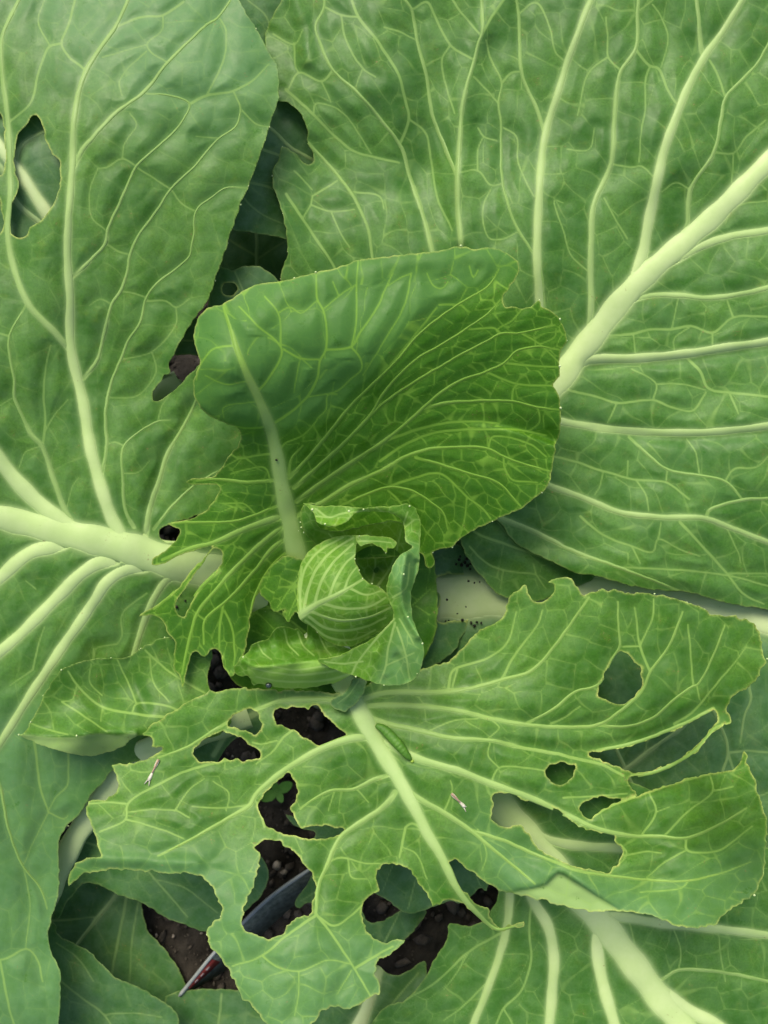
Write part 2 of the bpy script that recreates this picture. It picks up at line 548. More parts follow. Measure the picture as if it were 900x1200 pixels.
    bv = np.unique(be)
    mp = np.full(len(u), -1, np.int64); mp[bv] = len(u) + np.arange(len(bv))
    co2 = P(u[bv], v[bv], h[bv] - 0.07)
    lip = np.stack([be[:, 1], be[:, 0], mp[be[:, 0]], mp[be[:, 1]]], -1)
    coA = np.vstack([co, co2])
    fA = np.vstack([f, lip])
    cat = lambda a: np.concatenate([a, a[bv]])
    uvp = np.stack([cat(u), cat(v), np.full(len(coA), float(hash_ % 97))], -1)
    ob = new_mesh('leaf', coA, fA[:, ::1], np.full(len(fA), 4), mat, parent,
                  dict(uvp=uvp, vd=cat(vdd), nd=cat(nnd), rib=cat(ra[vi]), rim=cat(rim), under=cat(un), wax=cat(wx)))
    if label: ob['label'] = label
    # raised midrib and larger veins as their own pieces
    for cl, hw, vs_ in vl:
        isrib = len(vs_) > 3 and vs_[3] == 'm'
        if hw.max() * 2 < 3.4 and not isrib: continue
        if isrib:
            runs = [(0, len(cl))]
        else:
            ok = in_poly(cl[:, 0], cl[:, 1], polys)
            runs, s0 = [], None
            for i, k in enumerate(list(ok) + [False]):
                if k and s0 is None: s0 = i
                if not k and s0 is not None:
                    if i - s0 > 4: runs.append((s0, i))
                    s0 = None
        for s0, s1 in runs:
            c_ = cl[s0:s1]; w_ = hw[s0:s1]
            n = len(c_)
            tg = np.gradient(c_, axis=0); tg /= np.maximum(np.linalg.norm(tg, axis=1, keepdims=True), 1e-6)
            nr = np.stack([-tg[:, 1], tg[:, 0]], -1)
            # 12-sided section: a low dome whose flanks dive under the blade, and a keel below
            tt = np.array([1.25, 1.0, 0.75, 0.4, 0.0, -0.4, -0.75, -1.0, -1.25, -0.7, 0.0, 0.7])
            topm = np.arange(12) < 9
            uu = c_[:, 0:1] + nr[:, 0:1] * tt * w_[:, None]; vv = c_[:, 1:2] + nr[:, 1:2] * tt * w_[:, None]
            wcm = w_[:, None] * 0.1  # half width in cm
            shd = (np.where(w_ > 2.2, np.minimum(w_ * 0.011, 0.14), 0) * 0.55)[:, None]
            rlf = np.minimum(wcm * (0.11 if isrib else 0.10) + 0.014, 0.17)
            rel = np.where(topm, rlf * (1 - tt ** 2) + shd - 0.002 - 0.02 * (np.abs(tt) > 1.1), -wcm * (0.5 if isrib else 0.35) * np.where(np.abs(tt) < 0.1, 1.0, 0.7) - 0.03)
            endf = np.clip(np.minimum(np.arange(n), np.arange(n)[::-1]) / 4.0, 0, 1)[:, None]
            hh = H(uu, vv) + rel * (0.3 + 0.7 * endf) - 0.03 * (1 - endf)
            cc = P(uu, vv, hh).reshape(-1, 3)
            ai, bi = np.meshgrid(np.arange(n - 1), np.arange(12), indexing='ij')
            b2 = (bi + 1) % 12
            ff = np.stack([ai * 12 + bi, ai * 12 + b2, (ai + 1) * 12 + b2, (ai + 1) * 12 + bi], -1).reshape(-1, 4)
            ribv = np.clip((w_ * 2 - 2.5) / 11.0, 0.04, 1.0)
            N = n * 12
            a_ = dict(uvp=np.stack([uu.ravel(), vv.ravel(), np.full(N, 3.0)], -1), vd=np.full(N, -3.0), nd=np.full(N, 20.0),
                      rib=(ribv[:, None] * (1 - 0.35 * np.minimum(np.abs(tt), 1) ** 6)[None]).ravel(), rim=np.zeros(N), under=np.zeros(N), wax=np.zeros(N))
            new_mesh('midrib' if isrib else 'vein', cc, ff, np.full(len(ff), 4), mat, ob, a_)
    if teeth:
        cs, fs = [], []
        for (a, b) in pts(teeth):
            if cs and r.random() < 0.25: continue
            hb = float(H(np.array([a]), np.array([b]))[0]) + 0.03
            c0 = P(a, b, hb)
            rr = tooth_r * 0.0005 * r.uniform(0.35, 0.8)
            k0 = len(cs)
            for i in range(1, 4):
                for j in range(6):
                    th = math.pi * i / 4; ph = 2 * math.pi * j / 6
                    cs.append(c0 + rr * np.array([math.sin(th) * math.cos(ph), math.sin(th) * math.sin(ph), math.cos(th)]))
            cs.append(c0 + [0, 0, rr]); cs.append(c0 - [0, 0, rr])
            for i in range(2):
                for j in range(6):
                    fs.append([k0 + i * 6 + j, k0 + (i + 1) * 6 + j, k0 + (i + 1) * 6 + (j + 1) % 6, k0 + i * 6 + (j + 1) % 6])
            for j in range(6):
                fs.append([k0 + 18, k0 + j, k0 + (j + 1) % 6, k0 + (j + 1) % 6])
                fs.append([k0 + 19, k0 + 12 + (j + 1) % 6, k0 + 12 + j, k0 + 12 + j])
        fl = []; sz = []
        for q_ in fs:
            if q_[2] == q_[3]: fl += q_[:3]; sz.append(3)
            else: fl += q_; sz.append(4)
        tb = new_mesh('margin_teeth', np.array(cs), np.array(fl), np.array(sz), M_TOOTH, ob)
        tb['kind'] = 'stuff'
    return ob


def tube(name, path, radii, mat, parent=None, sides=12, squash=1.0, caps=True):
    """closed tapering tube through world points"""
    p = np.asarray(path, float); n = len(p)
    tg = np.gradient(p, axis=0); tg /= np.linalg.norm(tg, axis=1, keepdims=True)
    up = np.array([0, 0, 1.0]) if abs(tg[0][2]) < 0.9 else np.array([1.0, 0, 0])
    cs = []
    for i in range(n):
        s = np.cross(tg[i], up); s /= np.linalg.norm(s); w = np.cross(s, tg[i])
        for j in range(sides):
            a = 2 * math.pi * j / sides
            cs.append(p[i] + radii[i] * (math.cos(a) * s + squash * math.sin(a) * w))
    fl, sz = [], []
    for i in range(n - 1):
        for j in range(sides):
            k = (j + 1) % sides
            fl += [i * sides + j, i * sides + k, (i + 1) * sides + k, (i + 1) * sides + j]; sz.append(4)
    if caps:
        fl += list(range(sides))[::-1]; sz.append(sides)
        fl += [(n - 1) * sides + j for j in range(sides)]; sz.append(sides)
    return new_mesh(name, np.array(cs), np.array(fl), np.array(sz), mat, parent)

# ------------------------------------------------------------------ soil
M_SOIL = simple_mat('soil_dark', (0.009, 0.008, 0.0063), (0.046, 0.039, 0.031), 60, 0.95, 0.9, 0.15, 0.006, 10)
M_CRUMB = simple_mat('soil_crumb', (0.016, 0.0135, 0.011), (0.092, 0.077, 0.060), 90, 0.9, 0.6, 0.2, 0.002, 8)
M_PEBBLE = simple_mat('soil_grit', (0.16, 0.13, 0.10), (0.34, 0.30, 0.25), 120, 0.8, 0.4, 0.3, 0.001, 6)
CX, CY = 0.0, 0.17


def soil_h(x, y):
    return (0.010 * np.sin(x * 17 + 1.2) * np.cos(y * 14 + .4) + 0.006 * np.sin(x * 41 + y * 33) + 0.004 * np.cos(x * 77 - y * 63 + 2))


n = 150
# fine patch under the plant inside one sheet that widens to the far field
k = np.linspace(-1, 1, n)
ax = np.sign(k) * (0.55 * np.abs(k) + 39.0 * np.abs(k) ** 9)
X, Y = np.meshgrid(ax + CX, ax + CY)
Z = soil_h(X, Y) + rng.normal(0, 0.0014, X.shape)
ii = np.arange(n * n).reshape(n, n)
f = np.stack([ii[:-1, :-1], ii[:-1, 1:], ii[1:, 1:], ii[1:, :-1]], -1).reshape(-1, 4)
soil = new_mesh('soil', np.stack([X, Y, Z], -1).reshape(-1, 3), f, np.full(len(f), 4), M_SOIL)
tag(soil, kind='structure')

# crumbs and grit
ico_v = []
gr = (1 + 5 ** .5) / 2
for a in (-1, 1):
    for b in (-gr, gr):
        ico_v += [(0, a, b), (a, b, 0), (b, 0, a)]
ico_v = np.array(ico_v, float); ico_v /= np.linalg.norm(ico_v[0])
ico_f = []
for a in range(12):
    for b in range(a + 1, 12):
        for c in range(b + 1, 12):
            if all(abs(np.linalg.norm(ico_v[p_] - ico_v[q_]) - 1.0515) < .01 for p_, q_ in ((a, b), (b, c), (a, c))):
                nrm = np.cross(ico_v[b] - ico_v[a], ico_v[c] - ico_v[a])
                ico_f.append((a, b, c) if nrm @ ico_v[a] > 0 else (a, c, b))
ico_f = np.array(ico_f)


def scatter(name, count, rmin, rmax, mat, label):
    cs, fs = [], []
    for i in range(count):
        x = rng.uniform(-0.42, 0.42) + CX; y = rng.uniform(-0.45, 0.45) + CY
        r_ = rmin + (rmax - rmin) * rng.random() ** 5
        q = ico_v * r_ * rng.uniform(0.55, 1.45, 3) * rng.uniform(0.6, 1.35, (12, 1))
        a = rng.uniform(0, 6.28); c_, s_ = math.cos(a), math.sin(a)
        q = q @ np.array([[c_, -s_, 0], [s_, c_, 0], [0, 0, 1]])
        cs.append(q + [x, y, float(soil_h(x, y)) + r_ * 0.35]); fs.append(ico_f + 12 * i)
    fs = np.vstack(fs)
    o = new_mesh(name, np.vstack(cs), fs, np.full(len(fs), 3), mat)
    tag(o, label, 'soil', kind='stuff')
    return o


scatter('soil_crumbs', 20000, 0.0008, 0.0062, M_CRUMB, 'loose dark brown soil crumbs on the bed under the cabbage')
scatter('soil_grit', 900, 0.0010, 0.0036, M_PEBBLE, 'pale grit grains among the dark soil crumbs')

# ------------------------------------------------------------------ the cabbage plant
stem_top = P(378, 762, -3.5)
base_xy = P(372, 790, -9.0)
bx_, by_ = float(base_xy[0]), float(base_xy[1])
plant = bpy.data.objects.new('cabbage_plant', None)
COL.objects.link(plant)
plant.location = (bx_, by_, float(soil_h(bx_, by_)))
tag(plant, 'leafy green cabbage plant with chewed holes and a small heart, growing in dark soil', 'cabbage')
zb = plant.location.z
tube('stem', [(bx_, by_ - .004, zb - 0.02), (bx_ + .003, by_, zb + .02), (bx_, by_, zb + .06), (bx_ + .002, by_, zb + .11), tuple(stem_top + np.array([0, 0, -.01])), tuple(stem_top)],
     [0.021, 0.017, 0.0155, 0.0165, 0.018, 0.012], M_STEM, plant, 20)

# ---- lower leaves seen through gaps -------------------------------------------------
build_leaf('Q2', plant, M_LOW, '215,250 290,235 360,250 372,320 330,350 250,350 225,310', '215,250,-12 360,250,-12 370,330,-11.5 235,340,-12.5 300,290,-11',
           veins=[('300,250 301,290 300,345', 5, 4), ('300,300 275,285 255,270', 3, 2), ('300,305 322,290 340,280', 3, 2)], label='dark shaded lower leaf deep in the upper gap')
build_leaf('Q1', plant, M_LOW, '230,-110 330,-130 440,-90 450,60 445,200 400,275 337,280 300,273 270,268 235,250 215,120',
           '230,-110,-3 440,-90,-6 450,200,-6.5 337,280,-4.9 270,268,-3.0 215,120,-2.8 330,150,-4.4',
           veins=[('260,120 317,150 340,172 365,187 420,230', 4, 5), ('285,165 307,175 325,181 352,195 390,225', 3.5, 3), ('262,208 292,214 317,220 345,235', 3.8, 3), ('285,232 305,250 330,262', 2, 1.6), ('290,0 312,20 320,60', 2, 2)],
           label='blue green lower leaf between the two largest leaves')
build_leaf('Q3', plant, M_LOW, '250,322 257,312 265,314 272,317 280,314 287,312 302,312 317,320 328,331 345,370 320,420 262,420 235,400 240,372 246,345',
           '250,322,-4.6 302,312,-4.3 345,370,-5 235,400,-5.6 280,350,-4.2', holes=['260,337 266,332 274,332 279,339 274,344 266,346 261,342'],
           veins=[('300,400 290,355 275,318', 2.6, 2)], label='small leaf with one round hole in the upper gap')
build_leaf('Q4', plant, M_LOW, '150,380 200,370 245,378 262,400 240,417 222,415 207,416 170,420', '150,380,-8 245,378,-7.6 240,417,-7.4 170,420,-8', veins=[('160,395 200,398 250,400', 3, 2)])
build_leaf('Q5', plant, M_LOW, '150,430 190,436 212,446 222,462 205,490 160,490 140,460', '150,430,-10 212,446,-9.5 205,490,-9.5 160,490,-10 185,460,-9',
           veins=[('150,485 180,466 205,447 220,440', 26, 20)])
build_leaf('U1', plant, M_LOW, '-120,60 0,40 90,70 140,150 150,260 90,330 -40,330 -140,240', '-120,60,-1.45 90,70,-1.45 150,260,-1.80 -40,330,-1.80 0,200,-1.27',
           veins=[('-60,90 -25,138 0,172 25,205 55,250 95,310', 10, 14, 'm'), ('-60,150 0,195 20,238 48,262 75,290', 6, 7), ('95,140 50,155 25,170 19,190 18,205', 4, 6)],
           label='blue green lower leaf seen through the big hole of the left leaf')
# right hand lower leaf with the thick pale leaf stalk
build_leaf('K', plant, M_LOW, '470,655 520,632 600,622 720,640 860,672 980,690 1110,760 1150,900 1080,1060 960,1110 870,1090 790,1020 700,960 600,900 540,840 490,775',
           '480,655,-8.10 600,625,-7.20 860,672,-6.10 1110,760,-4.60 1080,1060,-5.60 870,1090,-6.60 700,960,-6.40 540,840,-7.60 490,775,-8.60 700,720,-6.80 880,860,-5.20 1000,900,-4.20',
           veins=[('425,705 470,702 515,701 560,700 600,699 650,697 700,697 760,701 820,708 900,730 1000,780', 54, 18, 'm'), ('600,705 660,770 700,830 732,899 760,960', 6, 4), ('715,915 755,885 775,870 800,852 850,800 880,740', 6, 3),
                  ('755,885 759,868 765,850', 2.5, 2), ('700,700 790,760 847,857 853,882 847,905 840,960', 5, 3), ('853,882 875,880 905,882 960,880', 3, 2), ('780,700 850,745 880,817 872,840 868,870', 5, 2.5),
                  ('853,882 870,925 890,932 920,915', 3, 2), ('800,1100 847,1080 870,1068 900,1055 960,1020', 5, 4)],
           puck=0.2, label='broad lower leaf on a thick pale stalk under the right hand leaves')
build_leaf('K2', plant, M_LOW, '462,640 500,628 545,645 552,690 545,740 520,772 480,790 455,750', '462,640,-6.5 545,645,-7.4 545,740,-7.6 480,790,-6 500,700,-6.6',
           holes=['513,676 560,672 620,680 620,722 560,724 517,728 509,720 515,710 516,700 509,690 507,684'], veins=[('470,770 490,710 500,650', 3, 2)], jag=0.9)
# bottom left lower leaves
build_leaf('N2', plant, M_LOW, '40,1060 70,1030 110,1015 160,1035 167,1065 172,1088 195,1115 210,1137 217,1152 222,1172 230,1230 180,1290 80,1290 30,1180',
           '40,1060,-11.8 160,1035,-12.6 217,1152,-12.0 222,1172,-11.9 180,1290,-10.6 30,1180,-11.4 110,1100,-11.6',
           veins=[('160,1015 135,1050 115,1075 90,1107 60,1150', 6, 4), ('150,1040 143,1080 132,1137 125,1190', 3.6, 3), ('60,1079 90,1077 114,1074', 3, 2), ('162,1058 155,1100 152,1150', 2.5, 2)], label='dark shaded lower leaf in the gap below the chewed leaf')
build_leaf('N4', plant, M_LOW, '195,1168 225,1160 275,1160 330,1165 345,1215 300,1260 210,1250', '195,1168,-11.00 275,1160,-10.90 345,1215,-10.40 210,1250,-10.20',
           veins=[('260,1165 256,1200 250,1250', 3, 2)])
build_leaf('N3', plant, M_LOW, '66,1078 62,1030 68,985 110,962 190,965 290,985 315,1030 290,1066 262,1085 242,1092 225,1087 195,1075 162,1056 142,1050 112,1036 97,1036 80,1057',
           '66,1078,-8.60 68,985,-8.20 190,965,-7.60 315,1030,-8.10 242,1092,-9.00 142,1050,-8.20', veins=[('95,985 160,1010 190,1040 220,1075', 3, 2), ('180,1030 215,1040 255,1070', 2, 1.6)],
           label='blue green lower leaf below the curled lip of the chewed leaf')
build_leaf('N1', plant, M_LOW, '20,1050 65,1084 67,1093 75,1100 100,1112 120,1130 135,1145 160,1155 185,1170 202,1182 209,1192 208,1210 180,1290 90,1340 -30,1320 -60,1200 -30,1080',
           '20,1050,-8 100,1112,-8.2 209,1192,-8.4 180,1290,-7.5 -30,1320,-6 -60,1200,-6.5 60,1180,-7 136,912,-6.2 88,982,-6.6 220,862,-5 290,835,-4.6',
           veins=[('290,835 220,862 160,890 136,912 110,950 88,982 68,1025 50,1070 20,1130 -10,1220', 31, 12, 'm'), ('50,1120 72,1150 97,1170 122,1189 140,1220', 3, 2), ('122,1189 155,1187 190,1192', 2.2, 1.6), ('66,1105 90,1122 110,1150', 2, 1.5)],
           teeth='120,1131 172,1161 207,1188', label='lower leaf with a pale stalk at the bottom beside the dark gap')
# lower leaves under the chewed leaf, bottom middle
build_leaf('O2', plant, M_LOW, '400,1045 420,1062 432,1080 450,1078 468,1068 500,1068 492,1082 478,1098 462,1112 430,1118 405,1100 388,1070', '400,1045,-8.5 468,1068,-8 500,1068,-8.4 430,1118,-7.4 388,1070,-8',
           veins=[('445,1112 458,1090 470,1066', 3, 2)], jag=0.4)
build_leaf('O3', plant, M_LOW, '498,1126 492,1128 478,1138 466,1143 455,1141 438,1128 415,1125 380,1150 355,1200 370,1260 440,1280 480,1240 505,1170 500,1145',
           '498,1126,-9.5 438,1128,-9 355,1200,-7.5 370,1260,-7.5 480,1240,-8 470,1170,-8.6', veins=[('395,1260 412,1220 428,1185 440,1150 447,1132', 24, 10), ('440,1200 465,1170 490,1140', 3, 2)])
build_leaf('O1', plant, M_LOW, '420,985 500,965 600,985 608,1015 590,1028 573,1036 570,1043 563,1040 552,1050 540,1058 528,1056 505,1064 482,1071 469,1067 455,1055 440,1046 428,1020',
           '420,985,-5 600,985,-4.6 570,1043,-5.2 482,1071,-5.4 500,1010,-4.4', veins=[('500,980 490,1020 478,1065', 2.6, 2), ('530,980 550,1010 563,1038', 2.4, 1.8), ('470,990 458,1020 448,1045', 2, 1.5)],
           label='shaded lower leaf seen through the open bay of the chewed leaf')
build_leaf('O4', plant, M_LOW, '345,1060 349,1050 358,1038 368,1025 400,1015 420,1050 395,1062 360,1058 350,1064', '345,1060,-11 368,1025,-11 420,1050,-10.5 395,1062,-11', veins=[('352,1056 380,1040 410,1035', 2, 2)])
build_leaf('O5', plant, M_LOW, '215,840 260,825 310,835 325,860 310,880 285,862 262,880 250,905 225,900 205,870', '215,840,-6 310,835,-6.5 310,880,-7 225,900,-6.4 260,860,-6',
           veins=[('300,835 270,855 250,885', 8, 6)])
build_leaf('O6', plant, M_LOW, '335,955 372,965 420,968 430,985 400,992 368,988 370,975 350,970', '335,955,-8 420,968,-7 430,985,-7 368,988,-8')
# bottom right outer leaf
build_leaf('J', plant, M_OUT, '526,1083 545,1085 562,1081 573,1071 584,1045 570,1000 545,940 530,880 580,865 660,890 760,925 880,985 1000,1035 1110,1120 1120,1280 1000,1400 820,1470 640,1450 500,1380 425,1280 432,1210 450,1181 475,1172 495,1150 512,1120 525,1097',
           '526,1083,-5.6 584,1045,-5 530,880,-3.6 660,890,-2.6 650,980,-2.2 880,985,-2.6 1110,1120,-2.5 1000,1400,-2 640,1450,-3.5 425,1280,-5 475,1172,-5.6 620,1100,-3.8 700,1090,-3.2 780,1180,-2.8 860,1130,-3.2',
           veins=[('500,835 540,890 572,927 600,960 640,1006 690,1063 730,1113 775,1172 800,1203 850,1275', 36, 26, 'm'), ('770,1158 800,1180 837,1200 900,1240', 20, 13), ('706,1078 700,1100 702,1130 709,1162 720,1200 735,1260', 16, 13),
                  ('590,985 597,1045 594,1085 585,1120 570,1162 555,1200 535,1260', 11, 8), ('608,995 625,1055 642,1085 649,1120 647,1162 644,1200 640,1270', 14, 12), ('612,1010 622,1055 620,1090 622,1127 610,1162 590,1182 580,1205', 3, 2.6),
                  ('590,1092 550,1115 512,1150 475,1172', 3.4, 2), ('572,1150 545,1177 520,1196', 2.6, 1.8), ('665,1050 697,1070 737,1076 775,1082 825,1087 862,1091 900,1096 1000,1110', 13, 9),
                  ('740,1130 767,1150 795,1137 825,1137 862,1142 900,1150 960,1160', 5, 4), ('590,950 640,983 690,992 728,994 800,1005 870,1030', 14, 8), ('737,1078 745,1110 752,1130', 2, 1.6), ('795,1137 798,1115 790,1090', 2, 1.6), ('590,1182 600,1200 602,1225', 2, 1.6),
                  ('550,1115 535,1140 520,1160', 2, 1.5), ('850,1150 845,1120 842,1095', 2, 1.6)],
           step=1.7, puck=0.12, label='bottom right leaf with thick pale ribs, partly under the chewed leaf')

# ---- big outer leaves --------------------------------------------------------------
A_V = [('345,702 300,688 262,674 230,666 190,655 150,642 100,630 50,618 0,606 -80,590 -200,560 -290,545', 46, 12, 'm'),
       ('150,645 131,607 118,570 105,520 97,470 90,440 84,415 82,395 82,350 79,300 80,260 83,220 85,190 86,150 92,110 100,85 115,60 135,32 150,0 165,-50', 17, 3.5),
       ('87,196 95,178 110,160 135,133 170,107 195,75 225,45 242,29 255,21 270,0 282,-25', 6.5, 2.5),
       ('84,414 65,390 40,365 30,350 18,320 10,285 9,262 11,240 12,200 10,150 6,115 2,80 2,45 12,20 22,0 32,-35', 8, 4.5),
       ('100,632 57,600 25,570 0,540 -40,480 -90,400 -130,280', 24, 6), ('90,620 77,600 62,560 49,522 37,510 25,485 17,465 17,445 12,420 11,394 25,367 31,356', 7, 2.6),
       ('50,521 53,495 51,460 54,430 59,405', 3.2, 2), ('53,505 65,485 80,468', 2.2, 1.6),
       ('98,444 115,420 122,392 131,357 142,340 150,315 152,300 162,277 185,245 200,222 225,198 257,162 277,147 282,127 274,108', 5.5, 2.2),
       ('86,324 110,301 124,285 126,270 139,242 150,215 160,195 185,172 210,147 222,122 200,112 172,110', 5.5, 2), ('222,122 242,112 272,107 295,95 315,75', 3.6, 1.8), ('242,112 262,70 265,37 258,22', 2.4, 1.8),
       ('118,562 125,520 124,500 124,480 130,450 140,425 150,400 165,377 171,350 185,332 210,312 222,300 227,275 230,247 250,230 265,220 290,220', 5, 2),
       ('157,618 147,598 144,560 144,525 162,507 185,494 200,492', 5, 1.8), ('170,632 175,598 185,567 197,530 212,505 225,480 236,455', 8, 3), ('180,620 200,595 225,571 245,558 262,548', 4.6, 2),
       ('75,636 57,641 37,647 18,660 0,677 -40,712 -100,780', 20, 11), ('135,656 115,660 92,675 72,695 50,717 25,742 0,764 -50,812 -120,890', 18, 9),
       ('170,664 150,667 127,680 110,705 93,730 75,755 55,785 37,812 0,871 -40,930 -80,1010', 16, 6), ('212,672 195,680 181,700 172,720 165,740 156,770 148,800', 11, 6),
       ('-40,850 -15,890 0,922 10,972 27,1015 47,1040 55,1065', 5.5, 2), ('40,865 44,900 47,922 57,952', 3.4, 2.4), ('57,952 75,960 80,955', 2, 1.6), ('80,880 80,900 79,920 65,935 57,950', 2.6, 1.8), ('57,952 40,985 27,1015', 1.8, 1.4),
       ('-60,1100 0,1125 32,1112 45,1128 50,1150', 3.2, 2.2), ('0,1127 11,1182 20,1210', 3.2, 2.4), ('27,1015 35,1060 30,1110', 2, 1.6),
       ('100,85 98,80 81,67 72,51 80,30 88,0', 2.6, 3), ('72,51 58,55 45,85 36,120 12,142', 3, 2.6), ('58,53 45,25 52,0', 1.8, 1.5), ('135,32 165,20 190,18 215,2', 2.6, 3), ('191,18 190,35 172,52 178,62 198,74', 1.8, 1.6),
       ('120,67 145,60 172,52', 1.8, 1.4), ('172,60 150,80 140,95 143,112', 1.8, 1.5), ('160,195 143,186 125,196 115,197', 2.4, 2), ('115,197 105,225 108,255 124,270', 1.8, 1.6), ('143,186 145,170 160,146 152,132', 1.8, 1.5),
       ('160,196 185,212 200,222', 2, 2), ('126,287 140,295 152,298', 2.6, 2.2), ('142,341 158,344 171,348', 2, 2), ('131,357 117,350 105,358', 2, 1.6), ('171,353 195,353 206,360 222,350', 2.4, 1.8), ('206,360 206,380 178,412 143,421', 2, 1.8),
       ('178,412 183,435 175,450 158,465 128,466', 2, 1.6), ('144,522 135,518 126,521', 2.2, 2), ('200,222 215,240 228,247', 2, 1.8), ('282,127 300,145 317,149', 2, 1.6), ('257,162 230,160', 1.6, 1.3), ('185,494 190,475 197,465', 1.8, 1.5),
       ('144,555 162,553 175,540', 1.6, 1.4), ('17,465 0,475', 2, 1.6), ('11,394 0,391 -10,390', 2.6, 2.2), ('77,600 85,570 92,560', 1.5, 1.3), ('49,522 30,530 22,548', 1.8, 1.4), ('172,695 143,720 143,745 137,755', 2.4, 1.6), ('110,760 108,780', 2.6, 1.8),
       ('137,755 113,760 110,772', 2, 1.6), ('38,785 45,755 52,735', 2.6, 1.8), ('38,785 12,803', 2.4, 1.5), ('42,690 30,680', 1.6, 1.4)]
build_leaf('A', plant, M_OUTA,
           '280,0 291,19 300,34 310,50 319,69 325,78 327,90 326,115 321,132 316,149 309,170 300,195 291,218 282,240 274,265 267,284 262,300 252,328 244,350 225,378 212,400 204,415 199,425 199,437 192,440 186,450 179,460 180,469 185,470 197,463 212,450 224,437 235,428 260,440 300,480 308,520 290,562 266,580 250,594 234,603 216,609 202,613 191,618 186,625 190,633 205,637 240,634 280,640 315,665 320,700 300,716 268,712 245,708 238,730 228,750 220,800 200,850 165,890 132,902 122,916 110,927 102,941 92,955 80,967 71,980 68,1000 69,1020 69,1040 65,1062 59,1080 57,1100 61,1117 69,1132 71,1150 69,1195 62,1240 20,1310 -60,1330 -150,1240 -210,1020 -230,720 -220,400 -180,120 -90,-80 60,-140 200,-120 255,-55',
           '345,702,-5.2 262,674,-4.6 190,655,-4 100,630,-3.2 0,606,-2.4 -200,560,-1 -370,720,-4 -350,400,-2 60,-190,-2.5 200,-150,-2.2 150,0,-0.6 85,190,-0.4 82,395,-1.6 280,0,-1.6 327,90,-1.2 300,195,-1.2 262,300,-2 212,400,-3 185,460,-3.6 224,437,-3.6 300,500,-4.4 248,588,-4.6 150,540,-3 0,300,-0.8 -120,150,-1.4 0,765,-3.4 100,800,-4.2 206,722,-5.2 200,850,-6 132,902,-5.2 70,1000,-5 59,1100,-4.6 69,1195,-4.2 -80,1340,-5.5 -220,1260,-5.5 0,1000,-3.6 0,1150,-3.6 -150,900,-3.2',
           holes=['42,134 50,147 54,165 60,178 71,191 70,202 70,215 66,232 57,247 46,260 37,265 30,276 22,279 14,274 12,262 14,242 20,228 22,215 18,200 17,185 19,170 22,157 32,145', '-28,142 -8,131 0,133 4,145 6,175 6,190 3,203 -5,206 -22,198', '-18,226 -3,230 2,250 3,268 -2,275 -16,268'],
           veins=A_V, step=1.6, cell=30, puck=0.12, netpuck=0.035, wave=0.2, wax=[('-250,860 150,860 90,960 100,1250 -100,1350 -250,1100', 60), ('-50,-150 330,-100 330,90 250,150 60,60', 90)],
           ridges=[('225,480 212,505 197,530 180,590', -0.35, 14), ('70,250 60,300 30,400', 0.25, 40)],
           teeth='300,34 319,70 316,149 291,218 282,240 267,285 252,329 122,917 80,968 59,1080 69,1194', tooth_r=1.7, label='largest left leaf with a broad pale midrib and a big oval hole')

